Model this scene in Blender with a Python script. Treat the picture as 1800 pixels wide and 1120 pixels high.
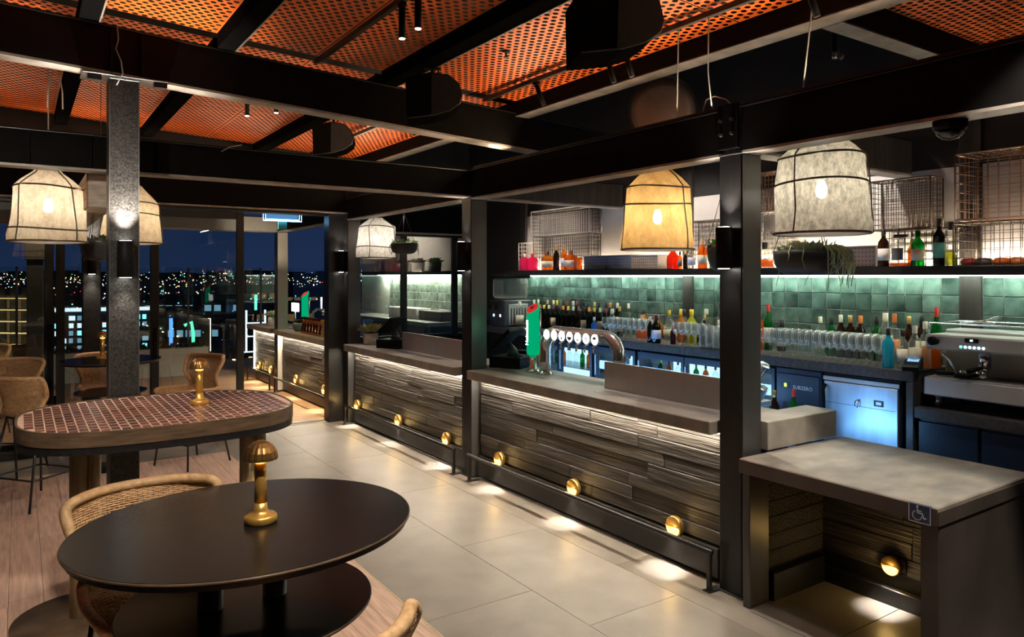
import bpy, math, random
from mathutils import Vector, Matrix
random.seed(7)
for o in list(bpy.data.objects): bpy.data.objects.remove(o, do_unlink=True)
SC = bpy.context.scene
COL = SC.collection
PI = math.pi

# ------------------------------------------------------------------ camera
cam = bpy.data.cameras.new('camera'); camo = bpy.data.objects.new('camera', cam); COL.objects.link(camo)
cam.sensor_fit = 'HORIZONTAL'; cam.sensor_width = 36; cam.lens = 36*1277/1800
cam.shift_y = (485-560)/1800; cam.clip_end = 20000; cam.clip_start = .05
camo.location = (0, 0, 1.95); camo.rotation_euler = (PI/2, 0, -math.atan(865/1277))
SC.camera = camo
# ------------------------------------------------------------------ view + world
SC.view_settings.view_transform = 'Standard'; SC.view_settings.look = 'None'
SC.view_settings.exposure = 0.12; SC.view_settings.gamma = 1; SC.view_settings.use_curve_mapping = False
W = bpy.data.worlds.new('night_sky'); SC.world = W; W.use_nodes = True
nt = W.node_tree; nt.nodes.clear()
wo = nt.nodes.new('ShaderNodeOutputWorld'); bg = nt.nodes.new('ShaderNodeBackground')
tc = nt.nodes.new('ShaderNodeTexCoord'); sx = nt.nodes.new('ShaderNodeSeparateXYZ'); cr = nt.nodes.new('ShaderNodeValToRGB')
nt.links.new(tc.outputs['Generated'], sx.inputs[0]); nt.links.new(sx.outputs['Z'], cr.inputs[0])
cr.color_ramp.elements[0].position = 0.0; cr.color_ramp.elements[0].color = (.011, .024, .066, 1)
cr.color_ramp.elements[1].position = .35; cr.color_ramp.elements[1].color = (.0024, .0072, .028, 1)
nt.links.new(cr.outputs[0], bg.inputs[0]); bg.inputs[1].default_value = 1.0
nt.links.new(bg.outputs[0], wo.inputs[0])

# ------------------------------------------------------------------ lamps
def aim(o, loc, tgt):
    o.location = loc
    o.rotation_euler = (Vector(tgt)-Vector(loc)).to_track_quat('-Z', 'Y').to_euler()
def spot(loc, tgt, power, deg=60, blend=.6, col=(1, .86, .7), rad=.03, parent=None):
    l = bpy.data.lights.new('spot_light', 'SPOT'); l.energy = power; l.color = col
    l.spot_size = math.radians(deg); l.spot_blend = blend; l.shadow_soft_size = rad
    o = bpy.data.objects.new('spot_light', l); COL.objects.link(o); aim(o, loc, tgt)
    if parent: o.parent = parent
    return o
def point(loc, power, col=(1, .86, .7), rad=.04, parent=None):
    l = bpy.data.lights.new('bulb_light', 'POINT'); l.energy = power; l.color = col; l.shadow_soft_size = rad
    o = bpy.data.objects.new('bulb_light', l); COL.objects.link(o); o.location = loc
    if parent: o.parent = parent
    return o
def area(loc, tgt, power, sx_, sy_, col=(1, .9, .8), parent=None):
    l = bpy.data.lights.new('strip_light', 'AREA'); l.energy = power; l.color = col; l.shape = 'RECTANGLE'; l.size = sx_; l.size_y = sy_
    o = bpy.data.objects.new('strip_light', l); COL.objects.link(o); aim(o, loc, tgt)
    if parent: o.parent = parent
    return o

# ------------------------------------------------------------------ materials
M = {}
def newmat(name):
    m = bpy.data.materials.new(name); m.use_nodes = True; m.node_tree.nodes.clear(); M[name] = m
    return m, m.node_tree
def mat(name, col, rough=.5, metal=0., var=.0, scale=8., stretch=(1, 1, 1), bump=0., bscale=None, bdist=.01, emit=None, es=0., rnd=0., spec=.5, col2=None, coord='Object', detail=6., rvar=0.):
    m, nt = newmat(name)
    N = nt.nodes.new; L = nt.links.new
    out = N('ShaderNodeOutputMaterial'); b = N('ShaderNodeBsdfPrincipled'); L(b.outputs[0], out.inputs[0])
    b.inputs['Base Color'].default_value = (*col, 1); b.inputs['Roughness'].default_value = rough; b.inputs['Metallic'].default_value = metal
    b.inputs['Specular IOR Level'].default_value = spec
    if emit: b.inputs['Emission Color'].default_value = (*emit, 1); b.inputs['Emission Strength'].default_value = es
    if var or bump or rvar:
        t = N('ShaderNodeTexCoord'); mp = N('ShaderNodeMapping'); mp.inputs['Scale'].default_value = stretch
        L(t.outputs[coord], mp.inputs[0])
        vec = mp.outputs[0]
        if rnd:
            oi = N('ShaderNodeObjectInfo'); ad = N('ShaderNodeVectorMath'); ad.operation = 'ADD'
            sc = N('ShaderNodeVectorMath'); sc.operation = 'SCALE'; sc.inputs[0].default_value = (17, 31, 23); L(oi.outputs['Random'], sc.inputs['Scale'])
            L(vec, ad.inputs[0]); L(sc.outputs[0], ad.inputs[1]); vec = ad.outputs[0]
        n = N('ShaderNodeTexNoise'); n.inputs['Scale'].default_value = scale; n.inputs['Detail'].default_value = detail; L(vec, n.inputs['Vector'])
    if var:
        r = N('ShaderNodeValToRGB'); L(n.outputs[0], r.inputs[0])
        a = tuple(max(0, c*(1-var)) for c in col); d = col2 or tuple(min(1, c*(1+var)) for c in col)
        r.color_ramp.elements[0].position = .3; r.color_ramp.elements[1].position = .7
        r.color_ramp.elements[0].color = (*a, 1); r.color_ramp.elements[1].color = (*d, 1)
        cout = r.outputs[0]
        if rnd:
            hv = N('ShaderNodeHueSaturation'); mr = N('ShaderNodeMapRange'); L(oi.outputs['Random'], mr.inputs[0])
            mr.inputs[3].default_value = 1-rnd; mr.inputs[4].default_value = 1+rnd
            L(mr.outputs[0], hv.inputs['Value']); L(cout, hv.inputs['Color']); cout = hv.outputs[0]
        L(cout, b.inputs['Base Color'])
    if rvar:
        mr2 = N('ShaderNodeMapRange'); L(n.outputs[0], mr2.inputs[0]); mr2.inputs[3].default_value = max(.02, rough-rvar); mr2.inputs[4].default_value = min(1, rough+rvar)
        L(mr2.outputs[0], b.inputs['Roughness'])
    if bump:
        bp = N('ShaderNodeBump'); bp.inputs['Strength'].default_value = bump; bp.inputs['Distance'].default_value = bdist
        if bscale:
            n2 = N('ShaderNodeTexNoise'); n2.inputs['Scale'].default_value = bscale; n2.inputs['Detail'].default_value = 4; L(vec, n2.inputs['Vector']); L(n2.outputs[0], bp.inputs['Height'])
        else: L(n.outputs[0], bp.inputs['Height'])
        L(bp.outputs[0], b.inputs['Normal'])
    return m
def emat(name, col, s):
    m, nt = newmat(name); out = nt.nodes.new('ShaderNodeOutputMaterial'); e = nt.nodes.new('ShaderNodeEmission')
    e.inputs[0].default_value = (*col, 1); e.inputs[1].default_value = s; nt.links.new(e.outputs[0], out.inputs[0]); return m
def glassmat(name, tint=(.95, .97, .97), ior=1.45, rough=.01, body=None, bfac=.0, gcol=(1, 1, 1), edge=0.):
    """thin clear sheet: tinted see-through + fresnel mirror, optional milky body"""
    m, nt = newmat(name); N = nt.nodes.new; L = nt.links.new
    out = N('ShaderNodeOutputMaterial'); tr = N('ShaderNodeBsdfTransparent'); tr.inputs[0].default_value = (*tint, 1)
    gl = N('ShaderNodeBsdfGlossy'); gl.inputs['Color'].default_value = (*gcol, 1); gl.inputs['Roughness'].default_value = rough
    lw = N('ShaderNodeLayerWeight'); lw.inputs[0].default_value = .5; pw = N('ShaderNodeMath'); pw.operation = 'POWER'; pw.inputs[1].default_value = 5.
    f0 = ((ior-1)/(ior+1))**2; fr = N('ShaderNodeMath'); fr.operation = 'MULTIPLY_ADD'; fr.inputs[1].default_value = 1-f0; fr.inputs[2].default_value = f0
    L(lw.outputs['Facing'], pw.inputs[0]); L(pw.outputs[0], fr.inputs[0]); mx = N('ShaderNodeMixShader')
    base = tr.outputs[0]
    if body:
        df = N('ShaderNodeBsdfTranslucent'); df.inputs[0].default_value = (*body, 1); d2 = N('ShaderNodeBsdfDiffuse'); d2.inputs[0].default_value = (*body, 1)
        m0 = N('ShaderNodeMixShader'); m0.inputs[0].default_value = .5; L(df.outputs[0], m0.inputs[1]); L(d2.outputs[0], m0.inputs[2])
        m1 = N('ShaderNodeMixShader'); m1.inputs[0].default_value = bfac
        if edge:
            lw2 = N('ShaderNodeLayerWeight'); lw2.inputs[0].default_value = .5; p2 = N('ShaderNodeMath'); p2.operation = 'POWER'; p2.inputs[1].default_value = 2.6; q2 = N('ShaderNodeMath'); q2.operation = 'MULTIPLY_ADD'; q2.inputs[1].default_value = edge; q2.inputs[2].default_value = bfac
            L(lw2.outputs['Facing'], p2.inputs[0]); L(p2.outputs[0], q2.inputs[0]); L(q2.outputs[0], m1.inputs[0])
        L(base, m1.inputs[1]); L(m0.outputs[0], m1.inputs[2]); base = m1.outputs[0]
    L(fr.outputs[0], mx.inputs[0]); L(base, mx.inputs[1]); L(gl.outputs[0], mx.inputs[2]); L(mx.outputs[0], out.inputs[0]); return m
def clothmat(name, c1, c2, trans=.55, scale=60):
    m, nt = newmat(name); N = nt.nodes.new; L = nt.links.new
    out = N('ShaderNodeOutputMaterial'); t = N('ShaderNodeTexCoord'); n = N('ShaderNodeTexNoise'); n.inputs['Scale'].default_value = scale; n.inputs['Detail'].default_value = 8
    n.inputs['Roughness'].default_value = .75
    mp = N('ShaderNodeMapping'); mp.inputs['Scale'].default_value = (1, 1, .6); L(t.outputs['Object'], mp.inputs[0])
    L(mp.outputs[0], n.inputs['Vector']); r = N('ShaderNodeValToRGB'); L(n.outputs[0], r.inputs[0])
    r.color_ramp.elements[0].position = .38; r.color_ramp.elements[1].position = .62
    r.color_ramp.elements[0].color = (*c1, 1); r.color_ramp.elements[1].color = (*c2, 1)
    d = N('ShaderNodeBsdfDiffuse'); tl = N('ShaderNodeBsdfTranslucent'); mx = N('ShaderNodeMixShader'); mx.inputs[0].default_value = trans
    bp = N('ShaderNodeBump'); bp.inputs['Strength'].default_value = .4; bp.inputs['Distance'].default_value = .004; L(n.outputs[0], bp.inputs['Height'])
    L(bp.outputs[0], d.inputs['Normal'])
    tp_ = N('ShaderNodeBsdfTransparent'); m2 = N('ShaderNodeMixShader'); m2.inputs[0].default_value = .055
    L(r.outputs[0], d.inputs[0]); L(r.outputs[0], tl.inputs[0]); L(d.outputs[0], mx.inputs[1]); L(tl.outputs[0], mx.inputs[2])
    L(mx.outputs[0], m2.inputs[1]); L(tp_.outputs[0], m2.inputs[2]); L(m2.outputs[0], out.inputs[0]); return m

mat('concrete_floor', (.215, .197, .175), .40, var=.2, scale=3.5, bump=.08, bscale=90, rvar=.1, coord='Object', rnd=.03)
mat('grout_dark', (.13, .118, .105), .8, var=.2, scale=10)
mat('oak_floor', (.54, .37, .285), .38, var=.28, scale=5, stretch=(9, .7, 1), bump=.12, rnd=.12, rvar=.08)
mat('deck_wood', (.38, .20, .085), .45, var=.35, scale=6, stretch=(.6, 10, 1), bump=.2, rnd=.15)
mat('black_steel', (.011, .011, .0115), .34, metal=.0, var=.3, scale=40, bump=.03, spec=.5, rvar=.06)
mat('speckled_steel', (.020, .0195, .019), .42, metal=.1, var=.8, scale=85, bump=.15, spec=.4, col2=(.05, .048, .046))
mat('grey_steel', (.085, .085, .086), .36, metal=.5, var=.15, scale=5, stretch=(1, 1, .4), rvar=.05)
mat('beam_steel', (.0062, .0058, .0058), .6, metal=.0, var=.2, scale=9, spec=.03)
mat('matte_black', (.0055, .0052, .0052), .8, var=.2, scale=9, spec=0.)
mat('pale_lit_steel', (.30, .275, .245), .42, metal=.1, var=.35, scale=7, stretch=(1, 1, 4))  # pale tone puts the light on the beam undersides into the colour
mat('char_wood', (.050, .043, .037), .5, var=.8, scale=4.5, stretch=(13, .5, 13), bump=1.0, bdist=.014, rnd=.35, detail=10, spec=.45)
mat('stone_counter', (.25, .225, .195), .38, var=.28, scale=6, bump=.08, bscale=60, rvar=.1)
mat('pale_concrete', (.29, .265, .23), .46, var=.32, scale=5, stretch=(1, 1.6, 1), bump=.12, bscale=40, rvar=.08)
mat('dark_laminate', (.085, .07, .06), .45, var=.3, scale=3, stretch=(1, 1, .7))
mat('orange_mesh', (.84, .165, .022), .45, metal=.1, var=.12, scale=3)
mat('roof_black', (.008, .008, .01), .7, var=.2, scale=4)
mat('navy_deck', (.006, .009, .02), .4, var=.3, scale=5)
mat('brass', (.74, .46, .13), .30, metal=.82, var=.12, scale=12, stretch=(1, 1, 6), rvar=.06)
mat('brass_stem', (.82, .48, .12), .30, metal=.72, var=.08, scale=10)
mat('brass_shade', (.34, .19, .065), .30, metal=.85, var=.1, scale=10)
mat('brass_pale', (.66, .52, .29), .32, metal=.45, var=.15, scale=10, stretch=(6, 6, .4), rvar=.08)
mat('copper', (.48, .20, .09), .2, metal=1., var=.2, scale=10)
mat('tile_green', (.060, .112, .092), .13, var=.55, scale=9, bump=.35, rnd=.42, col2=(.15, .225, .185))
mat('tile_pale', (.20, .25, .21), .15, var=.4, scale=9, bump=.35, rnd=.25, col2=(.34, .40, .33))
mat('grout_pale', (.62, .64, .56), .8, var=.1, scale=20)
mat('wall_paint', (.60, .565, .54), .7, var=.05, scale=3, bump=.03, bscale=50)
mat('wall_dark', (.022, .021, .021), .5, var=.2, scale=3)
mat('pillar_lit_brown', (.045, .038, .034), .35, var=.4, scale=5, stretch=(4, 4, .4))
mat('shelf_black', (.02, .019, .019), .4, var=.25, scale=10)
mat('bench_stone', (.06, .055, .052), .33, var=.4, scale=30, rvar=.08)
mat('navy_cabinet', (.022, .035, .058), .32, var=.15, scale=4, rvar=.06)
mat('stainless', (.56, .54, .51), .38, metal=.65, var=.05, scale=3, stretch=(1, 2, .5), rvar=.04)
mat('stainless_v', (.50, .54, .60), .36, metal=.9, var=.12, scale=4, stretch=(4, 4, .4), rvar=.08)
mat('chrome', (.74, .73, .72), .13, metal=.85, var=.05, scale=4)
mat('black_plastic', (.0075, .0075, .008), .5, var=.2, scale=30, spec=.08)
mat('dark_grey_plastic', (.05, .052, .055), .4, var=.2, scale=30)
mat('table_black', (.010, .0095, .010), .27, var=.3, scale=30, spec=.14)
mat('table_edge', (.10, .065, .04), .35, var=.4, scale=8, stretch=(1, 1, 8))
mat('mosaic', (.13, .052, .040), .24, var=.5, scale=18, rnd=.45, bump=.1, col2=(.24, .10, .075))
mat('mosaic_grout', (.58, .42, .31), .7, var=.15, scale=20)
mat('wicker', (.60, .375, .185), .5, var=.3, scale=40, bump=.25, col2=(.72, .47, .24))
mat('wicker_dark', (.46, .275, .13), .5, var=.3, scale=40, bump=.2)
mat('timber_edge', (.30, .17, .09), .5, var=.35, scale=6, stretch=(1, 8, 8))
mat('leaf_green', (.17, .28, .10), .5, var=.4, scale=14, rnd=.2)
mat('leaf_grey', (.58, .68, .42), .5, var=.35, scale=14)
mat('leaf_red', (.36, .17, .09), .5, var=.5, scale=9, col2=(.30, .34, .14))
mat('leaf_dark', (.045, .075, .03), .55, var=.4, scale=12)
mat('pot_black', (.035, .037, .04), .38, var=.25, scale=12)
mat('pot_pale', (.48, .47, .43), .6, var=.15, scale=9)
mat('pot_wood', (.42, .37, .31), .65, var=.3, scale=8, stretch=(1, 1, 6))
mat('pot_stripe', (.12, .13, .11), .45, var=.5, scale=6, stretch=(.2, .2, 14))
mat('wire_dark', (.10, .085, .075), .4, metal=.8, var=.2, scale=30)
mat('wire_pale', (.60, .56, .50), .38, metal=.5, var=.1, scale=30)
mat('wire_copper', (.50, .30, .19), .35, metal=.8, var=.2, scale=30)
mat('wire_brown', (.14, .105, .08), .4, metal=.7, var=.2, scale=30)
mat('crate_grey', (.13, .145, .18), .5, var=.15, scale=12)
mat('crate_brown', (.105, .08, .075), .5, var=.15, scale=12)
mat('crate_tan', (.30, .25, .20), .5, var=.15, scale=12)
mat('seam', (.085, .06, .035), .8, var=.2, scale=30)
mat('mirror_copper', (.72, .47, .36), .25, metal=.3, var=.2, scale=3, bump=.15)
mat('cushion', (.22, .28, .24), .85, var=.15, scale=30)
mat('fabric_black', (.012, .012, .013), .8, var=.2, scale=30)
mat('cable_grey', (.30, .28, .27), .5, var=.1, scale=10)
mat('paper_white', (.75, .72, .66), .7, var=.05, scale=10)
mat('label_cream', (.70, .62, .45), .6, var=.08, scale=40)
mat('label_teal', (.06, .26, .22), .5, var=.15, scale=30)
mat('label_dark', (.10, .10, .11), .5, var=.15, scale=30)
mat('label_lilac', (.62, .60, .72), .5, var=.08, scale=40)
mat('foil_yellow', (.75, .52, .03), .35, metal=.2, var=.1, scale=20)
mat('foil_red', (.55, .03, .025), .35, var=.1, scale=20)
mat('foil_orange', (.72, .20, .04), .35, var=.1, scale=20)
mat('foil_cream', (.72, .66, .50), .45, var=.1, scale=20)
mat('foil_black', (.015, .014, .014), .35, var=.1, scale=20)
mat('foil_gold', (.62, .42, .14), .3, metal=.7, var=.1, scale=20)
mat('foil_maroon', (.24, .05, .055), .4, var=.1, scale=20)
mat('cork', (.42, .28, .17), .7, var=.3, scale=60)
mat('orange_wrap', (.68, .14, .03), .3, var=.4, scale=12)
mat('red_wrap', (.38, .04, .03), .3, var=.4, scale=12)
mat('sign_blue', (.02, .055, .16), .4, var=.05, scale=10)
mat('sign_white', (.80, .82, .84), .5, var=.03, scale=10)
mat('city_wall', (.03, .035, .045), .8, var=.3, scale=.2)
mat('city_ground', (.010, .014, .022), .9, var=.5, scale=.01)
mat('hedge', (.05, .07, .03), .8, var=.5, scale=9, bump=.6)
mat('terrace_white_lit', (.55, .52, .46), .6, var=.08, scale=3)  # planter white, also the light painted on terrace post and beam faces
glassmat('window_glass', (.92, .95, .95), 1.8, .005)
glassmat('clear_glass', (.95, .96, .95), 1.5, .03, body=(.98, .95, .88), bfac=.035, edge=.75)
glassmat('bottle_clear', (.88, .90, .87), 1.45, .02, body=(.9, .9, .84), bfac=.05, edge=.5)
glassmat('bottle_green', (.04, .38, .10), 1.4, .03, body=(.01, .25, .04), bfac=.35)
glassmat('bottle_dark', (.02, .03, .02), 1.4, .04, body=(.012, .014, .012), bfac=.7)
glassmat('bottle_brown', (.14, .05, .02), 1.4, .04, body=(.05, .018, .008), bfac=.6)
glassmat('bottle_amber', (.80, .32, .05), 1.4, .03, body=(.75, .28, .03), bfac=.5)
glassmat('bottle_orange', (.85, .30, .04), 1.4, .03, body=(.82, .22, .02), bfac=.6)
glassmat('bottle_red', (.75, .06, .02), 1.4, .03, body=(.8, .05, .015), bfac=.6)
glassmat('bottle_pink', (.9, .08, .28), 1.4, .03, body=(.85, .04, .2), bfac=.65)
glassmat('bottle_lime', (.65, .68, .08), 1.4, .03, body=(.6, .6, .05), bfac=.55)
glassmat('bottle_turq', (.10, .62, .75), 1.4, .03, body=(.05, .5, .62), bfac=.45)
glassmat('bottle_teal', (.05, .42, .34), 1.4, .03, body=(.02, .34, .26), bfac=.5)
glassmat('bottle_blue', (.25, .5, .85), 1.4, .03, body=(.12, .35, .7), bfac=.4)
glassmat('bottle_plum', (.16, .03, .05), 1.4, .03, body=(.12, .015, .03), bfac=.65)
clothmat('cloth_grey', (.30, .27, .21), (.66, .60, .47), .55, 34)
clothmat('cloth_pale', (.50, .44, .38), (.82, .75, .66), .55, 30)
clothmat('cloth_amber', (.62, .38, .13), (.84, .57, .24), .6, 14)
clothmat('diffuser_cloth', (.94, .92, .88), (.97, .96, .93), .92, 20)
clothmat('cloth_tan', (.50, .40, .27), (.74, .62, .44), .55, 24)
emat('led_warm', (1., .86, .64), 26)
emat('led_shelf', (.84, 1., .90), 9)
emat('led_wall', (1., .84, .62), 16)
emat('lamp_glow', (1., .52, .11), 5)
emat('lamp_white', (1., .93, .82), 30)
emat('bulb', (1., .88, .68), 90)
emat('bulb_cool', (1., .95, .85), 90)
emat('fridge_light', (.40, .72, 1.), 2.2)
emat('neon_blue', (.25, .6, 1.), 9)
emat('neon_face', (.10, .30, .62), .8)
emat('tap_green', (.0, .42, .17), .85)
emat('tap_text', (.75, 1., .88), 8)
emat('tap_red', (.75, .03, .03), .8)
emat('badge_white', (1., .97, .98), 1.8)
emat('button_blue', (.55, .85, 1.), 5)
emat('button_green', (.1, 1., .7), 3)
emat('screen_lime', (.5, .9, .1), 2)
emat('screen_blue', (.25, .5, .95), 1.2)
emat('win_amber', (1., .66, .26), 1.3)
emat('win_dim', (.55, .33, .14), .22)
emat('win_white', (.75, .9, 1.), 1.6)
emat('pt_white', (.8, .92, 1.), 4)
emat('pt_amber', (1., .62, .25), 4)
emat('pt_cyan', (.2, .85, .95), 3)
emat('pt_blue', (.08, .25, 1.), 3)
emat('pt_green', (.1, .9, .4), 2.5)
emat('pt_red', (1., .08, .04), 3)
emat('site_glow', (.35, .75, 1.), .55)

# ------------------------------------------------------------------ mesh helpers
class MB:
    def __init__(s): s.v = []; s.f = []; s.sm = []
    def add(s, vs, fs, smooth=False):
        k = len(s.v); s.v += [tuple(q) for q in vs]; s.f += [tuple(i+k for i in q) for q in fs]; s.sm += [smooth]*len(fs); return s
    def box(s, x0, y0, z0, x1, y1, z1):
        return s.add([(x0, y0, z0), (x1, y0, z0), (x1, y1, z0), (x0, y1, z0), (x0, y0, z1), (x1, y0, z1), (x1, y1, z1), (x0, y1, z1)],
                     [(0, 3, 2, 1), (4, 5, 6, 7), (0, 1, 5, 4), (1, 2, 6, 5), (2, 3, 7, 6), (3, 0, 4, 7)])
    def cbox(s, x0, y0, z0, x1, y1, z1, c=.005):
        lo = (min(x0, x1), min(y0, y1), min(z0, z1)); hi = (max(x0, x1), max(y0, y1), max(z0, z1))
        c = min(c, *(0.45*(hi[i]-lo[i]) for i in range(3)))
        idx = {}; vs = []
        for sx_ in (0, 1):
            for sy in (0, 1):
                for sz in (0, 1):
                    b = [(lo, hi)[q][i] for i, q in enumerate((sx_, sy, sz))]; sg = [1 if q == 0 else -1 for q in (sx_, sy, sz)]
                    for ax in range(3):
                        p = [b[i] + (0 if i == ax else sg[i]*c) for i in range(3)]
                        idx[(sx_, sy, sz, ax)] = len(vs); vs.append(p)
        fs = []
        for ax in range(3):
            o1, o2 = [i for i in range(3) if i != ax]
            for side in (0, 1):
                q = []
                for a, b in ((0, 0), (1, 0), (1, 1), (0, 1)):
                    k = [0]*3; k[ax] = side; k[o1] = a; k[o2] = b; q.append(idx[(*k, ax)])
                fs.append(tuple(q))
            for a in (0, 1):
                for b in (0, 1):
                    k0 = [0]*3; k0[o1] = a; k0[o2] = b; k1 = list(k0); k1[ax] = 1
                    fs.append((idx[(*k0, o1)], idx[(*k1, o1)], idx[(*k1, o2)], idx[(*k0, o2)]))
        for a in (0, 1):
            for b in (0, 1):
                for d in (0, 1): fs.append(tuple(idx[(a, b, d, ax)] for ax in range(3)))
        return s.add(vs, fs)
    def tube(s, pts, r, n=8, closed=False, caps=True, smooth=True):
        pts = [Vector(p) for p in pts]; m = len(pts)
        rs = r if isinstance(r, (list, tuple)) else [r]*m
        vs = []; up = None
        for i, p in enumerate(pts):
            if closed: t = pts[(i+1) % m]-pts[i-1]
            else: t = pts[min(i+1, m-1)]-pts[max(i-1, 0)]
            if t.length < 1e-9: t = Vector((0, 0, 1))
            t.normalize()
            if up is None:
                up = Vector((0, 0, 1)) if abs(t.z) < .9 else Vector((1, 0, 0))
            a = t.cross(up)
            if a.length < 1e-6: a = t.orthogonal()
            a.normalize(); b = a.cross(t).normalized(); up = b
            for k in range(n):
                an = 2*PI*k/n + PI/n; vs.append(p + (a*math.cos(an)+b*math.sin(an))*rs[i])
        fs = []
        for i in range(m if closed else m-1):
            j = (i+1) % m
            for k in range(n):
                k2 = (k+1) % n; fs.append((i*n+k, i*n+k2, j*n+k2, j*n+k))
        if caps and not closed:
            fs.append(tuple(range(n-1, -1, -1))); fs.append(tuple((m-1)*n+k for k in range(n)))
        return s.add(vs, fs, smooth)
    def cyl(s, p0, p1, r0, r1=None, n=14, smooth=True): return s.tube([p0, p1], [r0, r0 if r1 is None else r1], n, smooth=smooth)
    def lathe(s, prof, n=20, c=(0, 0, 0), sq=None, smooth=True):
        vs = []; m = len(prof)
        for (r, z) in prof:
            for k in range(n):
                a = 2*PI*(k+.5)/n; ca, sa = math.cos(a), math.sin(a)
                if sq: q = (abs(ca)**sq+abs(sa)**sq)**(-1/sq); ca *= q; sa *= q
                vs.append((c[0]+r*ca, c[1]+r*sa, c[2]+z))
        fs = []
        for i in range(m-1):
            for k in range(n):
                k2 = (k+1) % n; fs.append((i*n+k, i*n+k2, (i+1)*n+k2, (i+1)*n+k))
        if prof[0][0] > 1e-4: fs.append(tuple(range(n-1, -1, -1)))
        if prof[-1][0] > 1e-4: fs.append(tuple((m-1)*n+k for k in range(n)))
        return s.add(vs, fs, smooth)
    def prism(s, poly, z0, z1):
        n = len(poly)
        vs = [(x, y, z0) for x, y in poly]+[(x, y, z1) for x, y in poly]
        fs = [tuple(range(n-1, -1, -1)), tuple(range(n, 2*n))]+[(i, (i+1) % n, n+(i+1) % n, n+i) for i in range(n)]
        return s.add(vs, fs)
    def xform(s, mtx):
        s.v = [tuple(mtx @ Vector(q)) for q in s.v]; return s
    def shift(s, dx, dy, dz): s.v = [(a+dx, b+dy, c+dz) for a, b, c in s.v]; return s
    def mesh(s, name, m):
        me = bpy.data.meshes.new(name); me.from_pydata(s.v, [], s.f); me.materials.append(M[m] if isinstance(m, str) else m)
        me.polygons.foreach_set('use_smooth', s.sm); me.update(); return me
def obj(name, me, parent=None, loc=None, rot=None):
    o = bpy.data.objects.new(name, me); COL.objects.link(o)
    if parent is not None: o.parent = parent
    if loc is not None: o.location = loc
    if rot is not None: o.rotation_euler = rot
    return o
def part(name, mb, m, parent, label=None, loc=None, rot=None, kind=None):
    me = mb if isinstance(mb, bpy.types.Mesh) else mb.mesh(name, m)
    o = obj(name, me, parent, loc, rot)
    if label: o['label'] = label
    if kind: o['kind'] = kind
    return o
def tag(o, label, cat, group=None):
    o['label'] = label; o['category'] = cat
    if group: o['group'] = group
    return o
def top(name, label, cat, loc=(0, 0, 0), rz=0., group=None):
    o = bpy.data.objects.new(name, None); COL.objects.link(o); o.location = loc; o.rotation_euler = (0, 0, rz)
    o.empty_display_size = .05
    return tag(o, label, cat, group)
def solo(name, label, cat, mb, m, loc=(0, 0, 0), rz=0., group=None):
    o = obj(name, mb if isinstance(mb, bpy.types.Mesh) else mb.mesh(name, m), None, loc, (0, 0, rz)); return tag(o, label, cat, group)
def struct(name, mb=None, m=None, parent=None):
    if mb is None: o = bpy.data.objects.new(name, None); COL.objects.link(o)
    else: o = obj(name, mb.mesh(name, m), parent)
    if parent is None: o['kind'] = 'structure'
    else: o.parent = parent
    return o
def dup(root, loc, rz=0., label=None, group=None, scale=None):
    r = root.copy(); COL.objects.link(r); r.location = loc; r.rotation_euler = (0, 0, rz)
    if scale: r.scale = scale
    if label: r['label'] = label
    if group: r['group'] = group
    for ch in list(root.children):
        c = ch.copy(); COL.objects.link(c); c.parent = r
        for g in list(ch.children):
            d = g.copy(); COL.objects.link(d); d.parent = c
    return r
def textmesh(txt, size, m, extrude=.0006, align='CENTER'):
    cu = bpy.data.curves.new('lettering', 'FONT'); cu.body = txt; cu.size = size; cu.extrude = extrude; cu.align_x = align; cu.align_y = 'CENTER'
    cu.resolution_u = 2
    o = bpy.data.objects.new('lettering', cu); COL.objects.link(o)
    dg = bpy.context.evaluated_depsgraph_get(); me = bpy.data.meshes.new_from_object(o.evaluated_get(dg))
    bpy.data.objects.remove(o, do_unlink=True); bpy.data.curves.remove(cu)
    me.materials.clear(); me.materials.append(M[m]); me.name = 'lettering'; return me
def circ(r, n=24, a0=0., a1=2*PI): return [(r*math.cos(a0+(a1-a0)*i/n), r*math.sin(a0+(a1-a0)*i/n)) for i in range(n)]
ROT_FACE_NX = (PI/2, 0, -PI/2)     # flat lettering turned to face -X
# ================================================================== STRUCTURE
def zt(x): return 3.595-.053*(x-.6)          # top of the roof beam that falls towards the bar
# ---- floor: large concrete tiles, oak planks, terrace deck
fl = struct('floor', MB().box(-3.2, -.6, -.08, 6.2, 9.5, -.012), 'grout_dark')
g = .0012
def slab(x0, y0, x1, y1, m, name, h=.0, par=fl, zb=-.012):
    part(name, MB().cbox(x0+g, y0+g, zb, x1-g, y1-g, h, .0015), m, par)
xs = [1.89, 2.63, 3.33, 4.03, 4.8, 5.6]; k = 0
for i in range(len(xs)-1):
    y = -.6 - (.55 if i % 2 else 0)
    while y < 9.5:
        y0 = max(y, -.6); y1 = min(y+1.42, 9.5)
        if y1-y0 > .05: slab(xs[i], y0, xs[i+1], y1, 'concrete_floor', 'floor_tile')
        y += 1.42
x = -2.6
while x < 1.88:
    slab(x, 8.45, min(x+1.42, 1.89), 9.5, 'concrete_floor', 'floor_tile'); x += 1.42
w = .177; i = 0; x = 1.89-w
while x > -1.5:
    y = -.5-random.uniform(0, 1.2)
    while y < 8.45:
        L_ = random.uniform(1.2, 1.9); y0 = max(y, -.5); y1 = min(y+L_, 8.45)
        if y1-y0 > .04: part('floor_plank', MB().cbox(x+.001, y0+.001, -.012, x+w-.001, y1-.001, .0005, .001), 'oak_floor', fl)
        y += L_
    x -= w; i += 1
dk = struct('floor_terrace', MB().box(-3.5, 9.5, -.12, 7, 18, -.03), 'grout_dark')
y = 9.58; i = 0
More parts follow.
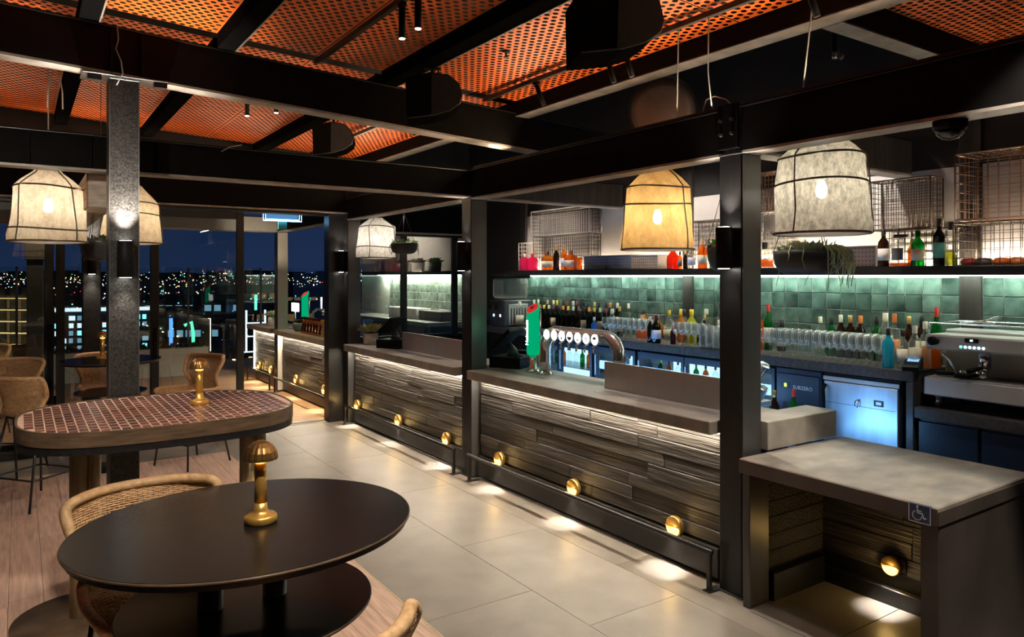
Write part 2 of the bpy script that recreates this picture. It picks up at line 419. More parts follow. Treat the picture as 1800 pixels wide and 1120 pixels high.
while y < 17.8:
    x = -3.2+(i % 3)*.7
    cuts = [-3.2]+[c for c in (-.9+(i % 3)*.7, 1.5+(i % 2)*.9, 3.7+(i % 3)*.4)]+[6.8]
    for a, b in zip(cuts, cuts[1:]): part('deck_board', MB().cbox(a+.002, y+.002, -.03, b-.002, y+.136, -.002, .003), 'deck_wood', dk)
    y += .14; i += 1
tr = struct('trim_1', MB().box(-3.2, 9.44, -.01, 3.6, 9.49, .006), 'pale_lit_steel')
struct('trim_2', MB().box(-3.2, 9.49, -.01, 3.6, 9.575, .012), 'black_steel')
struct('trim_3', MB().box(1.8855, -.5, -.012, 1.8945, 8.455, .002).box(-1.5, 8.446, -.012, 1.8945, 8.454, .002), 'brass_pale')

# ---- ceiling: perforated orange panels on purlins under a black roof
ce = struct('ceiling', MB().add([(-3, -.8, 4.25), (4.1, -.8, 3.95), (4.1, 9.6, 3.95), (-3, 9.6, 4.25)], [(0, 1, 2, 3)]).add([(-3, -.8, 4.3), (4.1, -.8, 4.0), (4.1, 9.6, 4.0), (-3, 9.6, 4.3)], [(0, 1, 2, 3)]), 'roof_black')
def perf(x0, x1, y0, y1, zf, par=ce, px=.060, py=.050, r=.0195):
    nx = max(1, int((x1-x0)/px)); ny = max(1, int((y1-y0)/py)); px = (x1-x0)/(nx+.5); py = (y1-y0)/ny
    vs = []; fs = []
    for j in range(ny):
        off = (px/2 if j % 2 else 0); ya = y0+j*py; yb = ya+py; yc = (ya+yb)/2
        if off: ins = (x0, x0+off)
        else: ins = (x1-px/2, x1)
        k = len(vs); vs += [(ins[0], ya), (ins[1], ya), (ins[1], yb), (ins[0], yb)]; fs.append((k, k+1, k+2, k+3))
        for i in range(nx):
            xa = x0+off+i*px; xb = xa+px; xc = (xa+xb)/2; k = len(vs)
            vs += [(xb, yc), (xb, yb), (xc, yb), (xa, yb), (xa, yc), (xa, ya), (xc, ya), (xb, ya)]
            vs += [(xc+r*math.cos(q*PI/4), yc+r*math.sin(q*PI/4)) for q in range(8)]
            fs += [(k+q, k+(q+1) % 8, k+8+(q+1) % 8, k+8+q) for q in range(8)]
    mb = MB(); mb.add([(a, b, zf(a)) for a, b in vs], fs)
    part('perforated_panel', mb, 'orange_mesh', par)
zp = lambda x: zt(x)+.10
XP = [(-2.1, -.93), (-.81, .31), (.43, 1.155), (1.285, 1.865), (1.875, 2.41), (2.55, 3.71)]
YP = [(.7, 2.95), (2.96, 5.42), (5.56, 7.5), (7.51, 9.35)]
for a, b in XP:
    for c, d in YP: perf(a, b, c, d, zp)
perf(4.02, 5.6, .9, 2.36, lambda x: 3.56)
for i, (xc, hw) in enumerate(((-.87, .06), (.37, .06), (1.22, .062), (2.48, .068))):
    z = zt(xc)
    o = part('purlin', MB().cbox(xc-hw, .5, z+.0, xc+hw, 5.44, z+.115, .004).cbox(xc-hw, 5.56, z, xc+hw, 9.36, z+.115, .004), 'matte_black', ce)
    part('purlin_lip', MB().box(xc+hw-.004, .5, z-.006, xc+hw+.006, 5.44, z+.002), 'pale_lit_steel', o)
# channel closing the panel field towards the skylight, and its return
ec = part('edge_channel', MB().box(3.72, .5, 3.40, 3.735, 9.36, 3.60).box(3.72, .5, 3.585, 3.86, 9.36, 3.60), 'beam_steel', ce)
part('channel_flange', MB().box(3.72, .5, 3.395, 3.87, 9.36, 3.405), 'pale_lit_steel', ec)
ec2 = part('edge_channel', MB().box(3.88, 2.37, 3.40, 5.6, 2.385, 3.58), 'beam_steel', ce)
part('channel_flange', MB().box(3.88, 2.37, 3.395, 5.6, 2.50, 3.405), 'pale_lit_steel', ec2)
sk = struct('skylight', MB().box(3.9, 2.0, 4.15, 5.9, 9.6, 4.2), 'navy_deck')
for x in (4.1, 4.28, 4.46, 4.9, 5.3):
    part('skylight_rib', MB().cbox(x-.02, 2.4, 4.07, x+.02, 9.5, 4.15, .004), 'navy_deck', sk)
part('rail', MB().box(4.17, 2.4, 4.05, 4.178, 9.5, 4.06).box(4.36, 2.4, 4.05, 4.368, 9.5, 4.06), 'grey_steel', sk)
def seg_tracks(x, z, y0, y1, name, label):
    solo(name, label, 'light track', MB().cbox(x-.018, y0, z, x+.018, y1, z+.035, .003).box(x-.02, y0, z-.002, x-.017, y1, z+.006), 'black_steel')
seg_tracks(1.88, zp(1.88)-.055, .6, 5.44, 'light_track', 'black light track on the orange ceiling carrying the two straight lit tubes')
seg_tracks(3.39, zp(3.39)-.06, .6, 5.44, 'light_track', 'long black light track beside the skylight carrying tilted tubes and pendant cords')
seg_tracks(3.1, zp(3.1)-.06, 5.58, 9.2, 'light_track', 'short black light track on the far ceiling beyond the big beam')

# ---- big roof beam (slightly falling), square to the bar
def beamX(name, y, x0, x1, zb, zt_, label, flange=.15):
    t = top(name, label, 'beam')
    m = MB()
    def seg(xa, xb, ya, yb, fa, fb):
        m.add([(xa, ya, fa(xa)), (xb, ya, fa(xb)), (xb, yb, fa(xb)), (xa, yb, fa(xa)), (xa, ya, fb(xa)), (xb, ya, fb(xb)), (xb, yb, fb(xb)), (xa, yb, fb(xa))],
              [(0, 3, 2, 1), (4, 5, 6, 7), (0, 1, 5, 4), (1, 2, 6, 5), (2, 3, 7, 6), (3, 0, 4, 7)])
    seg(x0, x1, y, y+.018, zb, zt_)
    part('web', m, 'beam_steel', t)
    m = MB(); seg(x0, x1, y-.0, y+flange, lambda x: zb(x)-.016, zb)
    part('bottom_flange', m, 'pale_lit_steel', t)
    m = MB(); seg(x0, x1, y-.012, y+flange, zt_, lambda x: zt_(x)+.014)
    part('top_flange', m, 'beam_steel', t)
    m = MB(); seg(x0, x1, y-.014, y-.010, lambda x: zt_(x)+.001, lambda x: zt_(x)+.006)
    part('flange_edge', m, 'grey_steel', t)
    return t
bb = beamX('roof_beam', 5.44, -2.6, 5.6, lambda x: 3.29-.053*(x-.6), lambda x: zt(x)-.014, 'deep black roof beam crossing the ceiling above the speckled steel post')
for x in (.50, .68): part('stiffener', MB().box(x-.006, 5.40, 3.29, x+.006, 5.44, 3.56), 'beam_steel', bb)
part('cap_plate', MB().cbox(.33, 5.40, 3.262, .84, 5.62, 3.274, .003), 'grey_steel', bb)
part('clip', MB().box(.36, 5.41, 3.225, .44, 5.47, 3.262).box(.75, 5.41, 3.225, .83, 5.47, 3.262), 'black_steel', bb)
b2 = beamX('cross_beam', 6.02, -2.6, 3.6, lambda x: 2.722, lambda x: 2.955, 'black cross beam running left from the middle bar column')
for x in (.05, .42, .86): part('stiffener', MB().box(x-.006, 5.985, 2.73, x+.006, 6.02, 2.95), 'beam_steel', b2)
b3 = beamX('cross_beam', 9.28, -2.6, 3.6, lambda x: 2.80, lambda x: 3.10, 'dark fascia beam above the glass terrace doors')
c1 = beamX('cross_beam', 2.86, 3.78, 5.6, lambda x: 2.722, lambda x: 2.96, 'black beam with lit brown face over the bar running back from the nearest column', .14)
c2 = beamX('cross_beam', 6.05, 3.78, 5.6, lambda x: 2.722, lambda x: 2.96, 'black beam with lit brown face over the bar behind the amber pendant', .14)
for q_ in (c1, c2):
    for ch in q_.children:
        if ch.name.startswith('web'): ch.data.materials[0] = M['pillar_lit_brown']  # brown tone puts the light on these beam faces into the colour
c3 = beamX('cross_beam', 9.24, 3.78, 6.4, lambda x: 2.56, lambda x: 2.96, 'dark beam over the glazed end of the bar', .14)
def beamY(name, y0, y1, label, x=3.6, zb=2.706, zt_=2.965):
    t = top(name, label, 'beam')
    part('web', MB().box(x, y0, zb, x+.016, y1, zt_), 'beam_steel', t)
    part('bottom_flange', MB().box(x, y0, zb-.016, x+.15, y1, zb), 'pale_lit_steel', t)
    part('top_flange', MB().box(x-.012, y0, zt_, x+.15, y1, zt_+.014), 'beam_steel', t)
    part('flange_edge', MB().box(x-.014, y0, zt_+.001, x-.011, y1, zt_+.006), 'grey_steel', t)
    part('cap_channel', MB().box(x+.03, y0, zt_+.014, x+.11, y1, zt_+.04), 'black_steel', t)
    return t
d1 = beamY('bar_beam', -1.2, 2.855, 'black steel beam over the accessible counter holding the dome camera')
d2 = beamY('bar_beam', 3.0, 6.02, 'black steel beam over the bar in front of the amber pendant')
d3 = beamY('bar_beam', 6.19, 9.22, 'blue-tinged steel beam over the far indoor stretch of the bar')
d4 = beamY('bar_beam', 9.42, 12.4, 'pale-lit beam over the terrace bar outside the doors')
m = MB()
for y, z in ((2.90, 2.90), (2.985, 2.90), (2.90, 2.815), (2.985, 2.815)): m.cyl((3.585, y, z), (3.56, y, z), .011, n=6, smooth=False)
part('bolt', m, 'grey_steel', d2); part('splice_plate', MB().cbox(3.583, 2.86, 2.725, 3.60, 3.02, 3.0, .002), 'beam_steel', d2)

# area lights added along the beam tops to brighten the orange panels
for bm, pts in ((d1, ((.9, 1.9), (2.2, 1.0))), (d2, ((3.7, 1.2), (5.1, 1.3))), (d3, ((7.0, 1.3), (8.4, 1.2)))):
    for yc, ln in pts: area((3.64, yc, 3.01), (2.5, yc, 3.7), 8.5*ln, ln, .03, (1, .72, .44), bm)
for xc, ln in ((-.6, 1.4), (.9, 1.3), (2.4, 1.4)):
    area((xc, 6.09, 2.985), (xc, 6.3, 3.6), 3.2*ln, ln, .03, (1, .66, .38), b2); area((xc, 9.25, 3.13), (xc, 8.2, 3.6), 2.6*ln, ln, .03, (1, .66, .38), b3)
tbm = top('boxed_beam', 'timber clad boxed beam behind the beige pendant', 'beam', (.42, 6.22, 2.46))
for i in range(4): part('cladding_board', MB().cbox(-.012, 0, i*.065, 0, 3.0, i*.065+.062, .002), 'timber_edge', tbm)
part('core', MB().box(0, 0, .002, .17, 3.0, .26), 'pot_wood', tbm)
# ---- columns
def column(x0, x1, y0, y1, z1, label, m1='black_steel', z0=0., face=None):
    t = top('steel_column', label, 'column', ((x0+x1)/2, (y0+y1)/2, z0))
    a, b = (x1-x0)/2, (y1-y0)/2
    part('shaft', MB().cbox(-a, -b, 0, a, b, z1-z0, .008), m1, t)
    part('base_plate', MB().cbox(-a-.012, -b-.012, 0, a+.012, b+.012, .012, .003), 'black_steel', t)
    part('top_plate', MB().cbox(-a-.004, -b-.004, z1-z0-.012, a+.004, b+.004, z1-z0, .003), 'grey_steel', t)
    if face: part('lit_face_tone', MB().box(-a+.006, -b-.003, .02, a-.004, -b, z1-z0-.02), face, t)  # paler plate carries the light on this column face as colour
    return t
colA = column(.485, .664, 5.44, 5.62, 3.262, 'speckled dark steel post behind the mosaic table under the roof beam', 'speckled_steel')
part('edge_highlight', MB().box(-.0895, -.094, 0, -.083, -.0885, 3.25).box(.083, -.094, 0, .0895, -.0885, 3.25), 'grey_steel', colA)  # paler strips paint the lit edges of the post
colB = column(.573, .752, 9.32, 9.47, 2.79, 'dark steel post by the glass doors behind the far lamp', 'speckled_steel')
col1 = column(3.6, 3.78, 2.846, 3.02, 2.70, 'nearest black bar column beside the accessible counter', 'black_steel', face='grey_steel')
col2 = column(3.6, 3.78, 6.02, 6.20, 2.70, 'middle black bar column between the two steel splash guards', 'black_steel', face='grey_steel')
col3 = column(3.6, 3.78, 9.20, 9.38, 2.79, 'far indoor bar column at the doorway', 'black_steel', face='grey_steel')
col4 = column(3.6, 3.78, 12.38, 12.56, 2.70, 'pale-lit terrace bar column outside the doorway', 'black_steel', face='terrace_white_lit')  # pale face colour stands for the light on this post
def wall_lamp(col, loc, out, label, r=.042, h=.30, up=6, down=8, c=(1, .88, .74)):
    t = top('column_light', label, 'wall light', loc, math.atan2(out[1], out[0]))
    part('housing', MB().lathe([(r*.9, -h/2), (r, -h/2+.004), (r, h/2-.004), (r*.9, h/2)], 20, (r+.012, 0, 0)), 'black_plastic', t)
    part('bracket', MB().box(0, -.02, -.06, .02, .02, .06), 'black_plastic', t)
    part('lens', MB().lathe([(r*.7, h/2+.0005), (r*.68, h/2+.002)], 16, (r+.012, 0, 0)), 'lamp_white', t)
    part('lens', MB().lathe([(r*.7, -h/2-.002), (r*.68, -h/2-.0005)], 16, (r+.012, 0, 0)), 'lamp_white', t)
    spot((r+.012, 0, h/2+.012), (r-.02, 0, h/2+2), up, 75, .8, c, .02, t); spot((r+.012, 0, -h/2-.012), (r-.02, 0, -h/2-2), down, 70, .8, c, .02, t)
    return t
wall_lamp(colA, (.575, 5.44, 2.06), (0, -1), 'black up-down tube light on the speckled post', .05, .24, 210, 16)
wall_lamp(colB, (.66, 9.32, 2.12), (0, -1), 'black up-down tube light on the far door post', .045, .30, 50, 12)
wall_lamp(col1, (3.6, 2.93, 2.12), (-1, 0), 'black up-down tube light on the nearest bar column', .05, .25, 45, 5)
wall_lamp(col2, (3.6, 6.11, 2.14), (-1, 0), 'black up-down tube light on the middle bar column', .045, .28, 12, 5)
wall_lamp(col3, (3.6, 9.29, 2.14), (-1, 0), 'black up-down tube light on the column at the doorway', .045, .28, 16, 6)

# ---- back wall with tiles, shelf level paint and pillars
wb = struct('wall_back', MB().box(5.628, -.8, 0, 5.75, 7.95, 4.2), 'wall_dark')
part('upper_paint', MB().box(5.616, -.4, 2.02, 5.628, 7.95, 2.74), 'wall_paint', wb)
part('grout_bed', MB().box(5.618, -.4, 1.26, 5.628, 7.95, 2.0), 'grout_pale', wb)
tile_me = MB().cbox(-.008, -.0635, -.0635, 0, .0635, .0635, .003).mesh('wall_tile', 'tile_green')
P_ = .1318
ys = []
for a, b in ((1.72, 2.375), (2.525, 5.025), (5.155, 7.93)):
    n = round((b-a)/P_); ys += [(a+(i+.5)*(b-a)/n, (b-a)/n/P_) for i in range(n)]
for y, sy in ys:
    for r in range(5):
        o = part('wall_tile', tile_me, None, wb, loc=(5.618, y, 1.937-(r+.5)*P_), rot=(random.uniform(-.012, .012), random.uniform(-.02, .02), random.uniform(-.02, .02))); o.scale = (1, sy, 1)
for y0, y1 in ((2.378, 2.522), (5.028, 5.152), (7.93, 8.05)):
    part('wall_pillar', MB().cbox(5.585, y0, 1.28, 5.63, y1, 3.2, .004), 'pillar_lit_brown', wb)
struct('wall_side', MB().box(5.62, 8.05, 0, 5.75, 9.46, 4.3), 'wall_dark')
# terrace back wall beyond the glazed end
wt = struct('wall_terrace', MB().box(5.628, 9.55, 0, 5.75, 13.6, 3.0), 'wall_dark')
part('upper_paint', MB().box(5.616, 9.55, 2.03, 5.628, 13.6, 2.8), 'wall_paint', wt)
part('grout_bed', MB().box(5.618, 9.55, 1.2, 5.628, 13.6, 2.0), 'grout_pale', wt)
tp_me = MB().cbox(-.008, -.0635, -.0635, 0, .0635, .0635, .003).mesh('wall_tile', 'tile_pale')
for i in range(20):
    for r in range(6): part('wall_tile', tp_me, None, wt, loc=(5.618, 9.7+i*P_, 1.937-(r+.5)*P_), rot=(0, random.uniform(-.02, .02), random.uniform(-.02, .02)))
# rear and side shells that close the room behind the camera
struct('wall_left', MB().box(-3.3, -.8, 0, -3.2, 9.6, 4.3), 'wall_dark')
struct('wall_rear', MB().box(-3.3, -.9, 0, 5.75, -.8, 4.3), 'wall_dark')

# ---- glazing
def leaf(name, x0, x1, y=9.5, z1=2.745, th=.05, st=.085, label=None):
    t = struct(name)
    part('door_frame', MB().cbox(x0, y, 0.01, x0+st, y+th, z1, .004).cbox(x1-st, y, 0.01, x1, y+th, z1, .004).cbox(x0+st, y, .01, x1-st, y+th, .13, .003).cbox(x0+st, y, z1-.09, x1-st, y+th, z1, .003), 'black_steel', t)
    part('glass_pane', MB().box(x0+st, y+th*.4, .13, x1-st, y+th*.55, z1-.09), 'window_glass', t)
    return t
leaf('door_1', -1.55, .31)
leaf('door_4', -3.2, -1.56)
l2 = leaf('door_2', .33, 1.36)
l3 = leaf('door_3', 1.27, 2.32, 9.40)
part('door_handle', MB().cbox(1.29, 9.36, .95, 1.33, 9.40, 1.35, .004), 'black_plastic', l3)
l1h = bpy.data.objects['door_1']; part('door_handle', MB().cbox(.25, 9.455, .55, .30, 9.50, 1.42, .004), 'black_plastic', l1h)
struct('trim_4', MB().box(-3.2, 9.40, 2.75, 3.6, 9.56, 2.81), 'black_steel')
struct('wall_far', MB().box(-3.3, 9.46, 2.81, 3.62, 9.56, 4.3).box(3.62, 9.46, 2.6, 5.75, 9.56, 4.3), 'wall_dark')
struct('trim_5', MB().box(3.40, 9.36, 0, 3.60, 9.54, 2.79), 'black_steel')
struct('trim_6', MB().box(-3.2, 9.30, 0, .31, 9.32, .10), 'black_steel')
def win(name, x0, x1, z0, z1, y=9.42, st=.045):
    t = struct(name)
    part('window_frame', MB().cbox(x0, y, z0, x0+st, y+.05, z1, .003).cbox(x1-st, y, z0, x1, y+.05, z1, .003).box(x0+st, y, z1-st, x1-st, y+.05, z1).box(x0+st, y, z0, x1-st, y+.05, z0+st), 'black_steel', t)
    part('glass_pane', MB().box(x0+st, y+.02, z0+st, x1-st, y+.026, z1-st), 'window_glass', t)
win('window_1', 3.79, 4.53, 1.06, 2.56); win('window_2', 4.53, 5.36, 1.06, 2.56); win('window_3', 5.36, 5.62, 1.06, 2.56)
# ================================================================== THE BAR
def bar_section(y0, y1, label, lamps, open_kick=False, cname='stone_counter'):
    t = top('bar_counter', label, 'bar counter', (3.53, y0, 0)); L_ = y1-y0
    part('worktop', MB().cbox(0, 0, .963, .70, L_, 1.048, .006), cname, t)
    fr = part('front_panel', MB().box(.165, 0, .02, .185, L_, .96), 'black_steel', t)
    part('carcass', MB().box(.60, 0, .0, .64, L_, .963).box(.185, 0, .0, .60, .02, .963).box(.185, L_-.02, .0, .60, L_, .963), 'navy_cabinet', t)
    z = .235; rows = [.088, .102, .094, .108, .09, .1, .085, .06]
    for h in rows:
        y = .0-random.uniform(0, .7); z1 = min(z+h, .955)
        while y < L_:
            l = random.uniform(.7, 1.7); a = max(y, .02); b = min(y+l, L_-.02)
            if b-a > .03:
                d = random.uniform(-.006, .006)
                part('cladding_plank', MB().cbox(.146+d, a+.0015, z+.0015, .165, b-.0015, z1-.0015, .004), 'char_wood', fr)
            y += l
        z = z1
    part('kick_plate', MB().cbox(.115, .03, .035, .14, L_-.03, .225, .004) if not open_kick else MB().box(.15, .03, .18, .165, L_-.03, .235), 'black_steel', t)
    part('led_strip', MB().box(.128, .03, .950, .140, L_-.03, .960), 'led_warm', t)
    # foot rail with end posts
    r = top('foot_rail', label.replace('bar counter', '').strip()+': black foot rail in front of it', 'foot rail', (3.53, y0, 0))
    part('rail_bar', MB().tube([(0, -.02, .245), (0, L_*.5, .245), (0, L_+.02-.04, .245)], .017, 10), 'black_steel', r)
    for yy in (0.0, L_-.05):
        part('post', MB().cbox(-.014, yy-.014, 0, .014, yy+.014, .24, .003), 'black_steel', r)
        part('foot', MB().cbox(-.03, yy-.03, 0, .10, yy+.03, .008, .002), 'black_steel', r)
    return t, r
s2, r2 = bar_section(3.035, 5.985, 'near bar counter with charred plank front and beer font', None)
s1, r1 = bar_section(6.235, 9.165, 'middle bar counter with charred plank front and potted plant', None)
s3, r3 = bar_section(9.60, 12.35, 'terrace bar counter with copper vessels on top', None, True)
s4, r4 = bar_section(12.60, 14.1, 'farthest terrace bar counter with white potted succulent', None, True)
r2['label'] = 'black foot rail along the near bar counter'; r1['label'] = 'black foot rail along the middle bar counter'
r3['label'] = 'black foot rail along the terrace bar below the copper vessels'; r4['label'] = 'black foot rail along the farthest terrace bar'
part('end_led', MB().box(.13, 1.49, .2, .142, 1.5, .95), 'led_warm', s4)
for s, L_ in ((s2, 2.95), (s1, 2.93), (s3, 2.75), (s4, 1.5)):
    area((.118, L_/2, .952), (.145, L_/2, 0), 9*L_, L_*.98, .02, (1, .86, .66), s)   # glow of the strip on the planks

def bulkhead(x, y, z, label, power=5., group=None, rz=PI, r=.070):
    t = top('bulkhead_light', label, 'wall light', (x, y, z), rz, group)
    m = MB(); prof = [(r*.97, 0), (r, .004), (r, .032), (r*.94, .038)]; m.lathe(prof, 28); m.xform(Matrix.Rotation(PI/2, 4, 'Y'))
    part('brass_body', m, 'brass', t)
    m = MB(); poly = [(math.cos(a)*r*.84, math.sin(a)*r*.84) for a in [PI+PI*i/16 for i in range(17)]]
    m.add([(.0395, p[0], p[1]-.004) for p in poly], [tuple(range(17))])
    part('glow_window', m, 'lamp_glow', t)
    m = MB().box(.036, -r*.86, -.004, .048, r*.86, .004); part('brow', m, 'brass', t)
    spot((.05, 0, -.02), (.11, 0, -.3), power, 80, .6, (1, .92, .80), .012, t)
    point((.075, 0, -.02), power*.12, (1, .62, .2), .02, t)
    return t
wd = ('farthest indoor', 'second indoor', 'third indoor', 'fourth indoor', 'fifth indoor', 'nearest')
for i, y in enumerate((9.0, 7.755, 6.6, 5.60, 4.517, 3.438)):
    bulkhead(3.672, y, .262, ('round brass bulkhead light low on the planks, '+('first', 'second', 'third', 'fourth', 'fifth', 'sixth')[i]+' from the doorway'), 13, 'brass bulkhead lights along the bar')
for i, y in enumerate((10.25, 11.55, 12.95, 13.7)):
    bulkhead(3.672, y, .30, 'brass bulkhead light on the terrace bar, '+('nearest the doorway', 'second past the doorway', 'third past the doorway', 'farthest out')[i], 14, 'brass bulkhead lights along the bar')

# ---- accessible counter
ac = top('accessible_counter', 'low concrete accessible counter with knee recess beside the nearest column', 'counter', (3.51, 1.675, 0))
part('worktop', MB().cbox(0, 0, .795, 1.045, 1.12, .876, .006), 'pale_concrete', ac)
part('front_edge_shade', MB().cbox(-.004, .0, .792, .0, 1.12, .868, .001), 'dark_laminate', ac)  # dark strip puts the shade on the slab front into the colour
part('side_panel', MB().cbox(.012, .0, .0, 1.04, .085, .794, .004).cbox(.0, -.006, .79, 1.045, -.001, .858, .001), 'dark_laminate', ac)
part('side_panel', MB().cbox(.02, 1.06, .0, .20, 1.11, .794, .004), 'grey_steel', ac)
bp = part('back_panel', MB().box(.80, .085, 0, .82, 1.11, .79).box(.2, 1.095, 0, .82, 1.11, .79), 'black_steel', ac)
z = .19
for h in (.10, .098, .105, .095, .1, .09):
    y = .09-random.uniform(0, .4)
    while y < 1.08:
        l = random.uniform(.5, .9); a = max(y, .09); b = min(y+l, 1.09)
        if b-a > .03: part('cladding_plank', MB().cbox(.783+random.uniform(-.004, .004), a+.001, z, .80, b-.001, z+h-.002, .003), 'char_wood', bp)
        y += l
    part('cladding_plank', MB().cbox(.205, 1.083, z, .79, 1.095, z+h-.002, .003), 'char_wood', bp)
    z += h
part('skirting', MB().cbox(.74, .09, 0, .79, 1.09, .10, .004).cbox(.22, 1.04, 0, .74, 1.09, .17, .004), 'black_steel', ac)
for yy in range(2): part('recess_tile', MB().cbox(.0, .09+yy*.48, .0, .74, .565+yy*.48, .004, .001), 'concrete_floor', ac)
bulkhead(4.292, 2.30, .235, 'round brass bulkhead light inside the knee recess of the accessible counter', 10, 'brass bulkhead lights along the bar', r=.058)
# raised block where the bar worktop ends
solo('worktop_block', 'thick pale concrete worktop end standing on the low accessible counter', 'worktop', MB().cbox(3.79, 2.80, .878, 4.515, 3.03, 1.055, .005), 'pale_concrete')
# wheelchair sign
sg = top('accessible_sign', 'small blue square sign with white wheelchair symbol on the counter edge', 'sign', (3.503, 1.752, .833), 0)
part('plate', MB().cbox(-.004, -.052, -.045, 0, .052, .045, .001), 'sign_blue', sg)
def ring2(pts, wd_, m='sign_white'):
    mb = MB()
    for a, b in zip(pts, pts[1:]):
        a = Vector(a); b = Vector(b); d = (b-a).normalized(); n = Vector((-d.y, d.x))*wd_/2; e = d*wd_*.25
        q = [a-e+n, b+e+n, b+e-n, a-e-n]
        mb.add([(-.0048, -p.x, p.y) for p in q]+[(-.0041, -p.x, p.y) for p in q], [(0, 1, 2, 3), (4, 5, 6, 7), (0, 1, 5, 4), (1, 2, 6, 5), (2, 3, 7, 6), (3, 0, 4, 7)])
    return mb
sym = ring2([(-.010, .022), (-.008, .002), (.012, .002), (.020, -.020), (.030, -.017)], .0055)
s_b = ring2([(-.008, .012), (.008, .012)], .005)
s_c = ring2([(-.011+.021*math.cos(a), -.011+.021*math.sin(a)) for a in [math.radians(115+10*i) for i in range(25)]], .0048)
for q in (s_b, s_c): sym.add(q.v, q.f)
sym.add([(-.0048, .010-.006*math.cos(a), .031+.006*math.sin(a)) for a in [2*PI*i/12 for i in range(12)]], [tuple(range(12))])
part('wheelchair_symbol', sym, 'sign_white', sg, label='white wheelchair symbol')
part('border', ring2([(-.049, -.042), (.049, -.042), (.049, .042), (-.049, .042), (-.049, -.042)], .003), 'sign_white', sg)

# ---- things on the front bar
def splash(y0, y1, z0, z1, x, label):
    t = top('splash_guard', label, 'splash guard', (x, y0, 1.048))
    part('steel_sheet', MB().cbox(0, 0, z0-1.048, .004, y1-y0, z1-1.048, .001), 'stainless', t)
    part('fold', MB().box(.004, 0, z1-1.054, .03, y1-y0, z1-1.050).box(.0, 0, .0, .02, y1-y0, .004), 'stainless', t)
splash(3.22, 4.42, 1.05, 1.262, 3.89, 'brushed steel splash guard on the near bar beside the nearest column')
splash(6.70, 8.15, 1.05, 1.262, 3.89, 'brushed steel splash guard on the middle bar counter')
def drip(y0, y1, x0, label):
    t = top('drip_tray', label, 'drip tray', (x0, y0, 1.0485))
    part('tray', MB().box(0, 0, 0, .13, y1-y0, .003), 'stainless', t)
    m = MB(); n = int((y1-y0-.03)/.022)
    for i in range(n):
        y = .02+i*.022; m.add([(.012, y, .0035), (.012, y+.011, .0035), (.118, y+.022, .0035), (.118, y+.011, .0035)], [(0, 1, 2, 3)])
    part('slot', m, 'foil_black', t, kind='stuff')
drip(3.12, 4.32, 3.70, 'slotted steel drip tray in front of the near splash guard')
drip(5.05, 5.95, 3.74, 'slotted steel drip tray under the green beer tap')
drip(6.9, 8.12, 3.70, 'slotted steel drip tray in front of the middle splash guard')

def ribbon_arch(pts, r, n=14): return MB().tube(pts, r, n)
bf = top('beer_font', 'polished steel arch beer font with seven round white badges', 'beer font', (4.0, 4.36, 1.048))
H_ = .40; Wd = 1.0
arc = [(0, 0, 0), (0, 0, .12), (0, 0, .21)]+[(0, .17-.17*math.cos(a), .23+.17*math.sin(a)) for a in [PI/2*i/8 for i in range(1, 9)]]
arc += [(0, .5, .40)]+[(0, Wd-.17+.17*math.sin(a), .23+.17*math.cos(a)) for a in [PI/2*i/8 for i in range(0, 8)]]+[(0, Wd, .21), (0, Wd, .12), (0, Wd, 0)]
part('arch', MB().tube(arc, .052, 20), 'chrome', bf)
for y in (0, Wd): part('base_ring', MB().lathe([(.075, 0), (.075, .008), (.06, .014), (.054, .03)], 24, (0, y, 0)), 'chrome', bf)
marks = [None, None, ('leaf_grey', .02), ('label_dark', .026), ('leaf_grey', .017), ('label_dark', .014), ('foil_maroon', .022)]
for i in range(7):
    y = .94-.11*i-.06
    o = part('badge', MB().lathe([(.046, 0), (.05, .003), (.05, .012), (.046, .015)], 24).xform(Matrix.Translation((-.06, y, .375)) @ Matrix.Rotation(-PI/2, 4, 'Y')), 'chrome', bf)
    part('badge_face', MB().lathe([(.0455, .0155), (.044, .017)], 24).xform(Matrix.Translation((-.06, y, .375)) @ Matrix.Rotation(-PI/2, 4, 'Y')), 'badge_white', o)
    if marks[i]:
        mm, rr = marks[i]
        m = MB()
        if i == 5: m.tube([(0, .018, .012), (0, .006, .004), (0, -.006, .012), (0, -.016, .002), (0, -.004, -.012), (0, .010, -.006)], .0035, 6)
        elif i == 3: m.add([(0, rr*1.1*math.cos(a), rr*1.1*math.sin(a)) for a in [PI+PI*q/12 for q in range(13)]], [tuple(range(13))]).tube([(0, .022, .012), (0, .008, .024), (0, -.008, .024), (0, -.022, .012)], .002, 5)
        elif i == 6: m.add([(0, rr*math.cos(a), rr*math.sin(a)) for a in [PI*q/12 for q in range(13)]], [tuple(range(13))])
        else: m.add([(0, rr*.5*math.cos(a), -.02+rr*.6*math.sin(a)) for a in [2*PI*q/12 for q in range(12)]], [tuple(range(12))]).tube([(0, .012, .012), (0, 0, .022), (0, -.012, .012), (0, 0, .002), (0, .012, .012)], .0016, 5)
        part('badge_mark', m.shift(-.0785, y, .375), mm, o)
    sp = part('tap_spout', MB().tube([(-.05, y, .335), (-.085, y, .32), (-.09, y, .26)], [.011, .010, .008], 8), 'chrome', bf)
tp = top('beer_tap', 'tall glowing green beer tap with red star top and white lettering', 'beer tap', (4.0, 5.55, 1.048))
part('stem', MB().lathe([(.07, 0), (.07, .01), (.045, .02), (.038, .03), (.038, .18)], 20), 'chrome', tp)
bd = MB().lathe([(.055, .16), (.062, .18), (.062, .52), (.062, .56)], 24)
bd.v = [(x, y, z+(.05*(-x/.062)*-1 + .035 if z > .55 else 0)) for x, y, z in bd.v]
part('green_column', bd, 'tap_green', tp)
